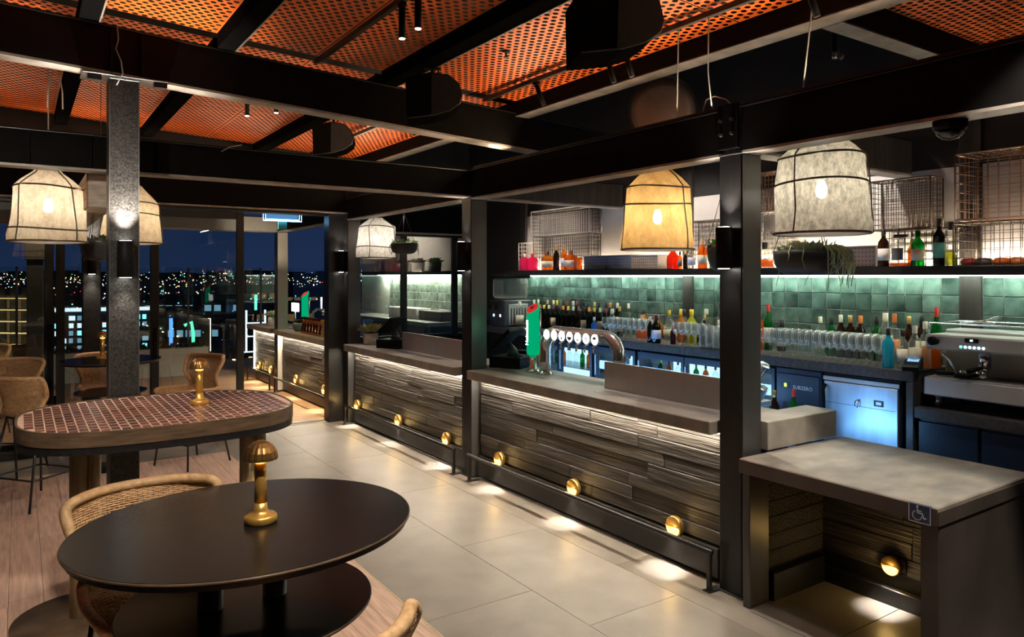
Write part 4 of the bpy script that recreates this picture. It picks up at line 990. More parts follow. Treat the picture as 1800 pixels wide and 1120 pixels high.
# ---- stemmed glasses
wg_me = MB().lathe([(.033, 0), (.032, .003), (.006, .008), (.0042, .02), (.0042, .085), (.008, .095), (.030, .125), (.036, .155), (.033, .195), (.0295, .215), (.0285, .215), (.032, .19), (.0345, .155), (.028, .126), (.004, .099)], 14).mesh('wine_glass', 'clear_glass')
tum_me = MB().lathe([(.030, 0), (.032, .003), (.036, .15), (.0345, .15), (.030, .012), (.0, .010)], 14).mesh('tumbler', 'clear_glass')
n = 0
for r in range(4):
    for i in range(17):
        y = 3.80-i*.0595-(.030 if r % 2 else 0); x = 5.085+r*.072
        if y < 2.82 or (r > 3 and i > 16): continue
        solo('wine_glass', 'clear stemmed wine glass in the packed rows right of the nearest column', 'glass', wg_me, None, (x, y, ZB), group='stemmed glasses packed on the back counter')
for r in range(3):
    for i in range(8):
        solo('wine_glass', 'clear stemmed glass in the row behind the beer font under the amber pendant', 'glass', wg_me, None, (5.10+r*.07, 5.78-i*.078-(.03 if r % 2 else 0), ZB), group='stemmed glasses left of the wall pillar')
for r in range(2):
    for i in range(5):
        solo('wine_glass', 'clear stemmed glass between the liqueur bottles and the tall tumblers', 'glass', wg_me, None, (5.10+r*.075, 4.78-i*.075, ZB), group='stemmed glasses by the tall tumblers')
for r in range(2):
    for i in range(4):
        o = solo('tumbler', 'tall clear tumbler in the cluster left of the nearest column', 'glass', tum_me, None, (5.10+r*.08, 4.46-i*.078, ZB), group='tall tumblers by the nearest column'); o.scale = (1, 1, 1.35)
# steel shaker tins hung by the column
sk_ = top('shaker_tins', 'pair of steel shaker tins tilted at the edge of the nearest column', 'shaker', (4.35, 3.33, 1.20))
part('tin', MB().lathe([(.03, 0), (.042, .15), (.044, .15)], 16).xform(Matrix.Rotation(.6, 4, 'X')), 'chrome', sk_); part('tin', MB().lathe([(.03, 0), (.042, .15), (.044, .15)], 16).xform(Matrix.Translation((0, .0, -.17)) @ Matrix.Rotation(.5, 4, 'X')), 'chrome', sk_)
part('hook_rod', MB().tube([(0, .05, .16), (0, .05, -.145)], .005, 6), 'chrome', sk_)

# ---- wire baskets on the shelf
def basket(loc, dx, dy, dz, m, label, sp=.04, r=.0030, handle=False, thick=.0055, rimm=None):
    t = top('wire_basket', label, 'basket', loc)
    mb = MB()
    ny = max(2, int(dy/sp)); nz = max(2, int(dz/sp)); nx = max(2, int(dx/sp))
    wob = lambda: random.uniform(-.004, .004)
    for i in range(1, ny):
        y = dy*i/ny; mb.tube([(0, y+wob(), 0), (0, y+wob(), dz)], r, 4); mb.tube([(dx, y, 0), (dx, y, dz)], r, 4); mb.tube([(0, y, 0), (dx, y, 0)], r, 4); mb.tube([(0, y, dz), (dx, y, dz)], r, 4)
    for k in range(1, nz):
        z = dz*k/nz; mb.tube([(dx, 0, z), (dx, dy, z)], r, 4); mb.tube([(0, 0, z), (dx, 0, z+wob())], r, 4); mb.tube([(0, dy, z), (dx, dy, z+wob())], r, 4); mb.tube([(0, 0, z+wob()), (0, dy/2, z+wob()), (0, dy, z+wob())], r, 4)
    for i in range(1, nx):
        x = dx*i/nx; mb.tube([(x, 0, 0), (x, 0, dz)], r, 4); mb.tube([(x, dy, 0), (x, dy, dz)], r, 4); mb.tube([(x, 0, 0), (x, dy, 0)], r, 4); mb.tube([(x, 0, dz), (x, dy, dz)], r, 4)
    part('wire_mesh', mb, m, t, kind='stuff')
    rim = MB()
    for x in (0, dx):
        for a, b in (((x, 0, 0), (x, dy, 0)), ((x, dy, 0), (x, dy, dz)), ((x, dy, dz), (x, 0, dz)), ((x, 0, dz), (x, 0, 0))): rim.tube([a, b], thick, 6)
    for y in (0, dy):
        for z in (0, dz): rim.tube([(0, y, z), (dx, y, z)], thick, 6)
    part('rim', rim, rimm or m, t)
    if handle: part('handle', MB().tube([(-.004, dy+.004, dz*.35), (-.004, dy+.025, dz*.38), (-.004, dy+.025, dz*.62), (-.004, dy+.004, dz*.65)], .005, 6), m, t)
    return t
basket((5.425, 6.42, 2.455), .185, 1.15, .31, 'wire_brown', 'long wire basket with pale rim on top of the shelf stack at the left', .042, handle=True, rimm='wire_pale')
basket((5.425, 6.44, ZS), .185, 1.08, .425, 'wire_dark', 'long dark wire basket under the pale one behind the amber bottles', .04)
basket((5.425, 7.55, ZS), .185, .30, .36, 'wire_pale', 'narrow wire basket at the left end of the shelf behind the pink bottles', .05)
basket((5.425, 4.30, ZS), .185, .66, .46, 'wire_brown', 'wire basket with a leafy sprig left of the nearest column', .045)
basket((5.425, 3.86, 2.52), .185, .32, .34, 'wire_copper', 'copper wire basket stacked right of the nearest column', .035)
basket((5.425, 3.84, ZS), .185, .36, .49, 'wire_pale', 'pale wire basket under the copper one right of the nearest column', .04)
basket((5.425, 2.64, 2.30), .185, .46, .37, 'wire_brown', 'round-cornered wire basket on the stack left of the right pillar', .038, r=.0024)
basket((5.425, 2.47, ZS), .185, .50, .27, 'wire_dark', 'low wire basket holding the square decanter and green bottle', .05)
basket((5.22, 1.66, 2.325), .33, .72, .44, 'wire_copper', 'large open wire basket at the right edge of the shelf', .062, r=.0026)
basket((5.24, 1.66, ZS), .33, .74, .285, 'wire_brown', 'large wire basket under the top one at the right edge', .055, r=.0026)
# perforated crates
def crate(y0, y1, h, m, label, x=5.34, d=.22):
    t = top('storage_crate', label, 'crate', (x, y0, ZS))
    L_ = y1-y0
    part('body', MB().cbox(0, 0, 0, d, L_, h, .006), m, t)
    mb = MB(); ny = int(L_/.028); nz = int(h/.028)
    for i in range(ny):
        for k in range(nz): mb.box(-.0012, (i+.5)*L_/ny-.005, (k+.5)*h/nz-.005, .0, (i+.5)*L_/ny+.005, (k+.5)*h/nz+.005)
    part('hole_pattern', mb, 'foil_black', t, kind='stuff')
    part('rim', MB().cbox(-.006, -.004, h-.012, d+.004, L_+.004, h+.002, .003), m, t)
    return t
crate(6.05, 6.42, .155, 'crate_grey', 'grey-blue perforated crate right of the amber jug')
crate(5.66, 6.04, .155, 'crate_grey', 'dark grey perforated crate in the middle of three')
crate(5.26, 5.65, .145, 'crate_tan', 'tan perforated crate under the amber pendant')
crate(3.00, 3.40, .16, 'crate_brown', 'brown perforated crate behind the trailing plant')

# ---- slush machine on the left end of the counter
sl = top('slush_machine', 'tall slush machine with clear tank at the left end of the back counter', 'drinks machine', (5.05, 7.62, ZB))
part('body', MB().cbox(.0, .0, .0, .42, .36, .34, .01), 'dark_grey_plastic', sl)
part('side_grille', MB().cbox(.06, -.006, .03, .36, .0, .29, .003), 'stainless', sl)
m = MB()
for i in range(6): m.box(.09+i*.042, -.009, .04, .105+i*.042, -.006, .24)
part('grille_slot', m, 'foil_black', sl, kind='stuff')
part('tank', MB().cbox(.02, .03, .36, .40, .33, .62, .03), 'clear_glass', sl)
part('lid', MB().cbox(.0, .01, .62, .42, .35, .66, .015), 'black_plastic', sl)
for y in (.10, .25):
    part('nozzle', MB().tube([(-.01, y, .33), (-.06, y, .30), (-.06, y, .22)], .018, 10), 'black_plastic', sl); part('button_light', MB().box(-.004, y-.012, .13, -.001, y+.012, .16), 'button_blue', sl)

# ---- hanging under-counter bits on the terrace back bar
ts = top('terrace_shelf', 'short black shelf with three small potted succulents beyond the glass', 'shelf', (5.30, 9.62, 0))
part('board', MB().cbox(0, 0, 1.97, .31, 3.2, 2.015, .003), 'shelf_black', ts); part('led_strip', MB().box(.27, .02, 1.958, .285, 3.1, 1.968), 'led_shelf', ts)
area((.25, 1.5, 1.955), (.28, 1.5, 1.2), 34, 2.8, .02, (.95, 1., .80), ts)
tb = top('terrace_back_counter', 'pale lit counter beyond the glass with folded boxes', 'counter', (5.0, 9.62, 0))
part('worktop', MB().cbox(0, 0, 1.19, .6, 3.2, 1.25, .004), 'stone_counter', tb); part('front_panel', MB().box(.03, 0, 0, .06, 3.2, 1.19), 'navy_cabinet', tb)
solo('cup_stack_box', 'pale open box of glassware on the counter beyond the glass', 'box', MB().cbox(5.28, 10.55, 1.25, 5.55, 11.6, 1.42, .008), 'pot_pale')
solo('dark_box', 'dark box beside the pale one on the counter beyond the glass', 'box', MB().cbox(5.30, 9.75, 1.25, 5.55, 10.5, 1.40, .008), 'crate_brown')
# ================================================================== HANGING THINGS
def pendant(loc, label, cloth, rb=.285, rs=.25, hs=.50, ht=.64, rt=.07, bulb_p=30, bulb='bulb', seams=(.31,), vert=4, rz=0., bcol=(1, .84, .6), cordto=None, wob=.008, zb_=.24, rh=None):
    """fabric lantern: slightly flared drum, cone top, stitched hoops; origin at the bottom rim centre"""
    t = top('pendant_lamp', label, 'pendant lamp', loc, rz)
    n = 48; prof = [(rb, .0), (rb*.992, .05), (rb+(rs-rb)*.30, hs*.3), (rb+(rs-rb)*.62, hs*.62), (rs*1.0, hs*.97), (rs*.97, hs), (rs*.72, hs+(ht-hs)*.40), (rs*.42, hs+(ht-hs)*.80), (rt, ht)]
    vs = []
    for i, (r, z) in enumerate(prof):
        for k in range(n):
            a = 2*PI*k/n
            d = wob*(math.sin(3*a+z*9)+.6*math.sin(7*a-z*14)+.5*math.sin(11*a+i))*(1 if 0 < i < 8 else .4)
            q = r+d; vs.append((q*math.cos(a), q*math.sin(a), z+ (.004*math.sin(5*a) if i == 0 else 0)))
    fs = [(i*n+k, i*n+(k+1) % n, (i+1)*n+(k+1) % n, (i+1)*n+k) for i in range(len(prof)-1) for k in range(n)]
    part('fabric_shade', MB().add(vs, fs, True), cloth, t)
    def ringp(r, z, ph): return [((r+.003)*math.cos(2*PI*k/40), (r+.003)*math.sin(2*PI*k/40), z+.008*math.sin(2*2*PI*k/40+ph)) for k in range(40)]
    part('hoop', MB().tube(ringp(rs*1.005, hs-.01, 0), .006, 6, closed=True), 'seam', t)
    part('hoop', MB().tube([((rb+.001)*math.cos(2*PI*k/40), (rb+.001)*math.sin(2*PI*k/40), .0) for k in range(40)], .007, 6, closed=True), 'seam', t)
    for s in seams: part('hoop', MB().tube(ringp(rb+(rs-rb)*s/hs+wob, s, 1.), .006, 6, closed=True), 'seam', t)
    for k in range(vert):
        a = 2*PI*k/vert+.5
        pts = [((r+wob*1.2)*math.cos(a+.04*math.sin(z*12)), (r+wob*1.2)*math.sin(a+.04*math.sin(z*12)), z) for r, z in prof]
        part('seam', MB().tube(pts, .0045, 6), 'seam', t)
    part('diffuser', MB().lathe([(rb*.985, -.002), (rb*.6, -.012), (.0, -.016)], 40), 'diffuser_cloth', t)
    part('lamp_bulb', MB().lathe([(.0, -.05), (.028, -.035), (.035, 0), (.026, .035), (.014, .06), (.0, .062)], 16, (0, 0, zb_)), bulb, t)
    part('lamp_holder', MB().cyl((0, 0, zb_+.06), (0, 0, zb_+.13), .018, n=12), 'black_plastic', t)
    pts = [(0, 0, zb_+.12), (0, 0, ht)]
    inv = Matrix.Rotation(-rz, 4, 'Z') @ Matrix.Translation((-loc[0], -loc[1], -loc[2]))
    for p in (cordto or [(loc[0], loc[1], loc[2]+ht+.15)]): pts.append(tuple(inv @ Vector(p)))
    part('cord', MB().tube(pts, .0045, 6), 'cable_grey', t)
    point((0, 0, zb_), bulb_p, bcol, .035, t)
    return t
pendant((4.0, 2.58, 2.205), 'large grey linen pendant lamp above the trailing plant', 'cloth_grey', .272, .243, .465, .62, .10, 44, 'bulb_cool', (.30,), 3, .55, (1, .92, .78), [(4.0, 2.58, 2.86), (3.74, 2.62, 3.0), (3.70, 2.50, 3.02), (3.39, 2.22, zp(3.39)-.06)], zb_=.26)
pendant((4.0, 3.94, 2.15), 'amber fabric pendant lamp hanging behind the bar beam', 'cloth_amber', .272, .235, .47, .63, .05, 36, 'bulb', (.33,), 3, 2.2, (1, .80, .5), [(3.98, 3.9, 2.82), (3.75, 3.52, 3.0), (3.72, 3.48, 3.02), (3.39, 3.16, zp(3.39)-.06)], zb_=.24)
pendant((3.93, 9.02, 2.19), 'small pale fabric pendant lamp at the far end of the bar', 'cloth_pale', .262, .235, .42, .53, .08, 26, 'bulb_cool', (.14,), 4, .3, (1, .9, .75), [(3.93, 9.02, 4.14)], zb_=.24)
pendant((.18, 6.60, 2.212), 'beige linen pendant lamp left of the speckled post', 'cloth_tan', .262, .225, .42, .55, .08, 22, 'bulb_cool', (.09,), 4, .2, (1, .88, .7), [(.18, 6.6, zp(.18))], zb_=.27)
pendant((.97, 8.50, 2.29), 'tan fabric pendant lamp half hidden behind the speckled post', 'cloth_tan', .285, .245, .42, .60, .08, 22, 'bulb', (.30,), 4, .9, (1, .82, .58), [(.97, 8.5, zp(.97))], zb_=.24)

def loose_cord(pts, label, par):
    part('cord', MB().tube(pts, .0045, 6), 'cable_grey', par, label=label)
loose_cord([(3.39, 2.92, zp(3.39)-.06), (3.5, 3.02, 3.2), (3.68, 3.14, 3.01)], 'grey cord hanging from the long track to the beam left of the splice plate', d2)
loose_cord([(3.68, 3.22, 3.005), (3.68, 3.19, 3.09), (3.68, 3.12, 3.10), (3.68, 3.03, 3.06), (3.68, 2.97, 3.0)], 'looped grey wire standing on the beam near the splice plate', d2)
loose_cord([(.53, 5.41, 3.59), (.535, 5.40, 3.50), (.52, 5.40, 3.44), (.55, 5.39, 3.36), (.56, 5.39, 3.28), (.54, 5.39, 3.24), (.525, 5.40, 3.20)], 'grey cable coming down over the roof beam to the speckled post', bb)
loose_cord([(.20, 6.30, 3.45), (.17, 6.3, 3.3), (.165, 6.3, 3.18)], 'left of two thin cords below the far orange panels', b2)
loose_cord([(.24, 6.30, 3.45), (.26, 6.3, 3.3), (.262, 6.3, 3.18)], 'right of two thin cords below the far orange panels', b2)
loose_cord([(1.46, 5.98, 2.99), (1.36, 5.97, 2.96), (1.30, 5.96, 2.92)], 'stray pale wire end sticking out above the cross beam', b2)

# ---- speakers
def speaker(loc, rz, rx, label, drop, s=1.):
    t = top('speaker', label, 'speaker', loc, rz)
    mt = Matrix.Rotation(rx, 4, 'Y') @ Matrix.Scale(s, 4)
    poly = [(-.205, .10), (-.03, .165), (.10, .16), (.175, .11), (.205, .03), (.195, -.03), (.13, -.09), (.03, -.135), (-.165, -.185)]
    m = MB().prism(poly, -.15, .15); m.xform(mt @ Matrix.Rotation(PI/2, 4, 'X')); part('cabinet', m, 'matte_black', t)
    m = MB().prism([(x*.97+.002, y*.97) for x, y in poly if x > -.04]+[(-.0, -.145)], .150, .155); m.xform(mt @ Matrix.Rotation(PI/2, 4, 'X')); part('grille', m, 'fabric_black', t)
    m = MB().tube([tuple(mt @ Vector((x, -.152, y))) for x, y in [(.205, .03), (.195, -.03), (.13, -.09), (.03, -.135), (-.165, -.185)]], .004, 6); part('trim', m, 'grey_steel', t)
    part('bracket', MB().tube([(.0, 0, .12), (.0, 0, drop)], .015, 8).box(-.06, -.025, drop-.01, .06, .025, drop), 'black_steel', t)
    m = MB().tube([(-.05, .02, .13), (.02, .05, drop*.7), (.05, .02, drop)], .006, 6); part('cable', m, 'black_plastic', t)
    return t
speaker((2.62, 2.92, 3.27), -.45, .12, 'large black speaker at the top of the picture', .215, 1.12)
speaker((2.50, 4.73, 3.235), -.45, .10, 'black wedge speaker hung on the purlin in front of the big roof beam', .235, 1.0)
speaker((2.50, 6.75, 3.245), -.45, .10, 'small black speaker beyond the big roof beam', .245, .95)

# ---- track tube lights
def tubelight(p, d, label, l=.18, r=.018, power=40, deg=50, lit=True, col=(1, .88, .72)):
    t = top('track_light', label, 'track light', p)
    d = Vector(d).normalized(); e = d*l
    part('tube_housing', MB().cyl((0, 0, -.02), tuple(e), r, n=14), 'black_plastic', t)
    part('adaptor', MB().cbox(-.016, -.03, -.02, .016, .03, .012, .003), 'black_plastic', t)
    part('lens', MB().cyl(tuple(e*1.001), tuple(e*1.012), r*.86, n=14), 'lamp_white' if power else 'dark_grey_plastic', t)
    if power: spot(tuple(e*1.06), tuple(e*1.06+d), power, deg, .7, col, .02, t)
    return t
zB = zp(1.88)-.057; zD = zp(3.39)-.062
tubelight((1.88, 3.94, zB), (0, 0, -1), 'straight black tube light on the ceiling, left of two lit ones', .21, .02, 70, 75)
tubelight((1.88, 3.73, zB), (0, 0, -1), 'straight black tube light on the ceiling, right of two lit ones', .21, .02, 70, 75)
tubelight((3.39, 4.66, zD), (.30, -.12, -.9), 'tilted black tube light on the long track, leftmost', .19, .019, 0, 60)
tubelight((3.39, 3.82, zD), (.22, -.1, -.9), 'tilted black tube light left of a close pair near the big speaker', .19, .019, 0, 60)
tubelight((3.39, 3.64, zD), (.22, -.1, -.9), 'tilted black tube light right of a close pair near the big speaker', .19, .019, 0, 60)
tubelight((3.39, 2.27, zD), (.28, -.12, -.9), 'tilted black tube light at the top edge above the grey pendant', .19, .019, 0, 60)
tubelight((1.88, 6.50, zp(1.88)-.012), (0, 0, -1), 'small lit tube light beyond the big roof beam', .22, .02, 90, 80)
tubelight((1.62, 6.46, zp(1.62)-.012), (0, 0, -1), 'second small lit tube light beyond the big roof beam, further left', .3, .018, 70, 80)
tubelight((3.1, 6.35, zp(3.1)-.062), (.25, -.1, -.9), 'tilted tube light on the short far track, left one', .2, .018, 0, 60)
tubelight((3.1, 6.0, zp(3.1)-.062), (.25, -.1, -.9), 'tilted tube light on the short far track, right one', .2, .018, 0, 60)
# bare spots added for unseen ceiling tubes over aisle and tables, outside the frame
for p, tg, pw, dg in (((1.88, 1.6, zB-.2), (1.0, 2.6, 0), 110, 80), ((.6, 1.2, 3.4), (.5, 3.4, 0), 230, 90), ((3.39, .9, zD-.2), (4.0, 2.2, .8), 260, 50), ((3.0, .6, zD-.2), (2.9, 3.0, 0), 52, 75), ((-.4, 3.2, 3.4), (.0, 6.8, 0), 190, 90)):
    spot(p, tg, pw, dg, .8, (1, .87, .72), .03)
for y in (5.2, 7.4, 8.7): spot((2.6, y, 3.35), (2.6, y+.1, 0), 30, 75, .8, (1, .87, .72), .03)  # spots without fittings, added to light the aisle
for p in ((4.45, 3.2, 3.38), (4.45, 5.0, 3.38), (4.45, 7.2, 3.38)): spot(p, (5.6, p[1], 1.98), 115, 66, .7, (1, .9, .78), .03)  # spots without fittings, added to brighten the back wall

for y, pw in ((3.35, 190), (4.5, 190), (5.5, 170), (7.1, 130), (8.4, 130)): spot((3.98, y, 3.37), (3.86, y, 1.0), pw, 55, .8, (1, .9, .78), .03)  # downward spots added to brighten the bar tops, no fittings
spot((4.35, 1.75, 3.36), (5.15, 2.0, 1.35), 60, 60, .7, (1, .9, .78), .03)  # spot added to brighten the coffee machine
# ---- round mirror, dome camera, sprinkler
mi = top('round_mirror', 'round copper-toned convex mirror standing up behind the bar beam', 'mirror', (4.15, 4.03, 3.24), 0)
rotm = Matrix.Rotation(.72, 4, 'Z') @ Matrix.Rotation(-PI/2-.28, 4, 'Y')
part('mirror_dish', MB().lathe([(.0, .05), (.09, .045), (.18, .028), (.255, .0)], 36).xform(rotm), 'mirror_copper', mi)
part('rim', MB().tube([tuple(rotm @ Vector((.258*math.cos(2*PI*k/40), .258*math.sin(2*PI*k/40), 0))) for k in range(40)], .007, 8, closed=True), 'grey_steel', mi)
part('back_plate', MB().lathe([(.255, -.004), (.05, -.03), (.0, -.03)], 24).xform(rotm), 'black_plastic', mi)
part('hook', MB().tube([tuple(rotm @ Vector((.255, 0, 0))), (.03, 0, .29), (.05, 0, .9)], .006, 6), 'grey_steel', mi)
dc = top('dome_camera', 'black security dome camera under the bar beam at the right', 'camera', (3.68, 1.70, 2.69))
part('mount', MB().lathe([(.075, .0), (.075, -.03), (.068, -.045)], 24), 'black_plastic', dc); part('dome', MB().lathe([(.066, -.045), (.058, -.065), (.036, -.085), (.0, -.093)], 24), 'window_glass', dc)
part('lens_unit', MB().lathe([(.05, -.045), (.035, -.07), (.0, -.082)], 16), 'black_plastic', dc)
spk = top('sprinkler', 'small black pipe drop hanging in the skylight opening', 'pipe', (4.2, 2.62, 3.30))
part('pipe', MB().tube([(0, 0, .85), (0, 0, .06), (0, -.02, .02), (0, -.05, .0)], .018, 10), 'black_steel', spk); part('nozzle', MB().lathe([(.022, 0), (.026, .02), (.02, .04)], 12, (0, -.01, .0)), 'chrome', spk)
sp2 = top('sprinkler', 'tiny dark sprinkler head on the orange ceiling panel', 'sprinkler', (2.9, 4.36, zp(2.9)-.05))
part('plate', MB().lathe([(.03, .048), (.032, .044), (.012, .04)], 14), 'black_plastic', sp2); part('head', MB().lathe([(.008, .04), (.008, .01), (.018, .006), (.018, 0)], 10), 'grey_steel', sp2)

# ---- plants
def leaf_mb(mb, base, d, l, w, droop=.2, up=Vector((0, 0, 1))):
    d = Vector(d).normalized(); s = d.cross(up)
    if s.length < 1e-3: s = Vector((1, 0, 0))
    s.normalize(); b = Vector(base); c = b+d*l*.55; tip = b+d*l-Vector((0, 0, droop*l))
    f = s.cross(d)*w*.25
    mb.add([b-s*w*.2, c-s*w*.5+f, tip, c+s*w*.5+f, b+s*w*.2, c-f*.3], [(0, 1, 5), (1, 2, 5), (2, 3, 5), (3, 4, 5), (4, 0, 5)], True)
def succulent(loc, label, pot, leafm, pr=.07, ph=.12, ll=.10, n=26, potshape='taper', s=1.):
    t = top('potted_succulent', label, 'potted plant', loc); t.scale = (s, s, s)
    P = {'taper': [(pr*.82, 0), (pr*.86, .004), (pr, ph), (pr*.9, ph), (pr*.86, ph-.012), (0, ph-.012)], 'bowl': [(pr*.6, 0), (pr*.85, ph*.2), (pr, ph*.65), (pr*.92, ph), (pr*.84, ph), (pr*.8, ph*.9), (0, ph*.9)]}[potshape]
    part('pot', MB().lathe(P, 24), pot, t)
    mb = MB()
    for i in range(n):
        a = i*2.399; e = .25+1.05*(1-i/n); l = ll*(.6+.5*(1-i/n))*random.uniform(.85, 1.15)
        leaf_mb(mb, (.012*math.cos(a), .012*math.sin(a), ph-.012), (math.sin(e)*math.cos(a), math.sin(e)*math.sin(a), math.cos(e)), l, l*.38, .02)
    part('leaf_rosette', mb, leafm, t)
    return t
succulent((3.82, 8.96, 1.048), 'potted red-green succulent in pale wooden pot on the middle bar', 'pot_wood', 'leaf_red', .105, .15, .21, 48)
succulent((3.80, 13.35, 1.048), 'white potted green succulent on the farthest terrace bar', 'pot_pale', 'leaf_grey', .095, .16, .20, 34)
succulent((3.78, 11.75, 1.048), 'dark striped bowl with grey succulent on the terrace bar', 'pot_stripe', 'leaf_dark', .12, .14, .11, 30, 'bowl')
succulent((5.42, 11.35, 2.016), 'left small dark pot with green succulent on the terrace shelf', 'pot_black', 'leaf_green', .11, .15, .15, 30)
succulent((5.42, 10.75, 2.015), 'middle small pale pot with reddish succulent on the terrace shelf', 'pot_pale', 'leaf_red', .11, .15, .15, 30)
succulent((5.42, 10.15, 2.015), 'right small striped pot with spiky succulent on the terrace shelf', 'pot_stripe', 'leaf_green', .10, .14, .15, 30)
def hanging_pot(loc, label, r, h, zh, leafm='leaf_grey', trail=18, tuft=60, ll=.12, drop=(.06, .22), side=None, ztop=None):
    t = top('hanging_planter', label, 'hanging planter', loc)
    part('bowl', MB().lathe([(r*.50, 0), (r*.66, .006), (r*.84, h*.18), (r*.95, h*.45), (r*1.0, h*.85), (r, h), (r*.95, h), (r*.86, h*.5), (0, h*.4)], 32), 'pot_black', t)
    zz = (ztop or loc[2]+zh)-loc[2]
    part('hanger_wire', MB().tube([(0, 0, zh), (0, 0, zz)], .0025, 5).tube([(r*.97, 0, h), (0, 0, zh)], .0025, 5).tube([(-r*.5, r*.84, h), (0, 0, zh)], .0025, 5).tube([(-r*.5, -r*.84, h), (0, 0, zh)], .0025, 5), 'black_steel', t)
    mb = MB()
    for i in range(tuft):
        a = random.uniform(0, 2*PI); q = r*.8*math.sqrt(random.random()); e = random.uniform(.0, 1.1)
        leaf_mb(mb, (q*math.cos(a), q*math.sin(a), h*.92), (math.sin(e)*math.cos(a), math.sin(e)*math.sin(a), math.cos(e)), ll*random.uniform(.5, 1.0), .014, .3)
    part('foliage', mb, leafm, t)
    mb = MB()
    for i in range(trail):
        a = (random.uniform(0, 2*PI) if side is None or i < trail*.3 else side+random.uniform(-.5, .5)); d = random.uniform(*drop)
        x, y = math.cos(a), math.sin(a); w = random.uniform(-.03, .03); o = random.uniform(.01, .06)
        mb.tube([(x*r*.5, y*r*.5, h*.9), (x*r*.95, y*r*.95, h+.03), (x*(r+o), y*(r+o), h-.01), (x*(r+o+.01)-y*w, y*(r+o+.01)+x*w, h-d*.5), (x*(r+o*.8)+y*w, y*(r+o*.8)-x*w, h-d)], [.004, .004, .004, .0035, .002], 5)
    part('trailing_stems', mb, leafm, t, kind='stuff')
    return t
hanging_pot((4.42, 2.95, 1.955), 'black hanging bowl with trailing grey-green plant below the grey pendant', .225, .165, .80, 'leaf_grey', 40, 260, .13, (.05, .26), -PI/2, 4.07)
hanging_pot((4.55, 3.74, 1.99), 'small dark hanging bowl just right of the nearest column', .15, .20, .75, 'leaf_dark', 4, 30, .08, (.05, .1), None, 4.14)
hanging_pot((3.93, 8.18, 2.22), 'black hanging bowl with leafy plant beside the small far pendant', .165, .13, .50, 'leaf_green', 14, 80, .12, (.05, .16), PI/2, 4.14)
hanging_pot((.56, 6.95, 2.08), 'black hanging bowl half hidden behind the speckled post', .155, .17, .9, 'leaf_dark', 6, 50, .10, (.05, .12), None, zp(.56))
spg = top('leafy_sprig', 'dark spiky sprig in the wire basket left of the nearest column', 'plant', (5.46, 4.56, 2.26))
mb = MB()
for i in range(34):
    a = i*2.4; e = random.uniform(.3, 1.3); leaf_mb(mb, (0, 0, .0), (math.sin(e)*math.cos(a), math.sin(e)*math.sin(a), math.cos(e)), random.uniform(.1, .17), .012, .2)
part('leaves', mb, 'leaf_dark', spg); part('stem', MB().tube([(0, 0, -.24), (0, 0, .02)], .006, 6), 'leaf_dark', spg)
# ================================================================== TABLES, STOOLS, LAMPS
def superell(a, b, n=2.0, k=64, cx=0, cy=0, rot=0.):
    r = []
    for i in range(k):
        t = 2*PI*i/k; c, s = math.cos(t), math.sin(t)
        x = a*math.copysign(abs(c)**(2/n), c); y = b*math.copysign(abs(s)**(2/n), s)
        r.append((cx+x*math.cos(rot)-y*math.sin(rot), cy+x*math.sin(rot)+y*math.cos(rot)))
    return r
# ---- mosaic high table
mt = top('mosaic_table', 'long rounded bar table with brown mosaic tile top and brass legs', 'table', (.71, 4.81, 0))
A_, B_ = .735, .585; NE = 2.9
part('tile_bed', MB().prism(superell(A_-.012, B_-.012, NE), 1.085, 1.1475), 'mosaic_grout', mt)
rim = MB(); o_ = superell(A_, B_, NE, 72); i_ = superell(A_-.012, B_-.012, NE, 72); n = 72
rim.add([(x, y, z) for z in (1.075, 1.153) for x, y in o_]+[(x, y, z) for z in (1.153, 1.075) for x, y in i_],
        [(j*n+k, j*n+(k+1) % n, ((j+1) % 4)*n+(k+1) % n, ((j+1) % 4)*n+k) for j in range(4) for k in range(n)])
part('edge_band', rim, 'table_edge', mt)
part('underside', MB().prism(superell(A_-.004, B_-.004, NE), 1.035, 1.076), 'black_steel', mt)
tl_me = MB().cbox(-.0205, -.035, 0, .0205, .035, .0014, .0005).mesh('mosaic_tile', 'mosaic')
def inside(x, y, m=.014): return (abs(x)/(A_-m))**NE+(abs(y)/(B_-m))**NE < 1
cand = []
i = 0; x = -.72
while x < .74:
    y = -.60+(.0425 if i % 2 else 0)
    while y < .6:
        if inside(x, y, .012): cand.append((x, y))
        y += .085
    x += .0475; i += 1
cand.sort(key=lambda p: (p[0]+.71)**2+(p[1]+4.81)**2)
def clipped(x, y):
    sx = 1.; ylo, yhi = -.035, .035
    return all(inside(x+dx, y+dy, .013) for dx in (-.0205, .0205) for dy in (ylo, yhi))
rest = MB(); cnt = 0
for x, y in cand:
    if clipped(x, y): me = tl_me; sc = None
    else:
        lo, hi = -.035, .035
        while hi-lo > .012 and not all(inside(x+dx, y+hi, .013) for dx in (-.0205, .0205)): hi -= .006
        while hi-lo > .012 and not all(inside(x+dx, y+lo, .013) for dx in (-.0205, .0205)): lo += .006
        if not all(inside(x+dx, y+q, .012) for dx in (-.0205, .0205) for q in (lo, hi)): continue
        me = MB().cbox(-.0205, lo, 0, .0205, hi, .0014, .0005).mesh('mosaic_tile', 'mosaic')
    if cnt < 300: part('mosaic_tile', me, None, mt, loc=(x, y, 1.1475), rot=(random.uniform(-.008, .008), random.uniform(-.012, .012), 0)); cnt += 1
    else: rest.cbox(x-.0205, y-.035, 1.1475, x+.0205, y+.035, 1.1489, .0005)
if rest.v: part('mosaic_tile_rest', rest, 'mosaic', mt, kind='stuff')
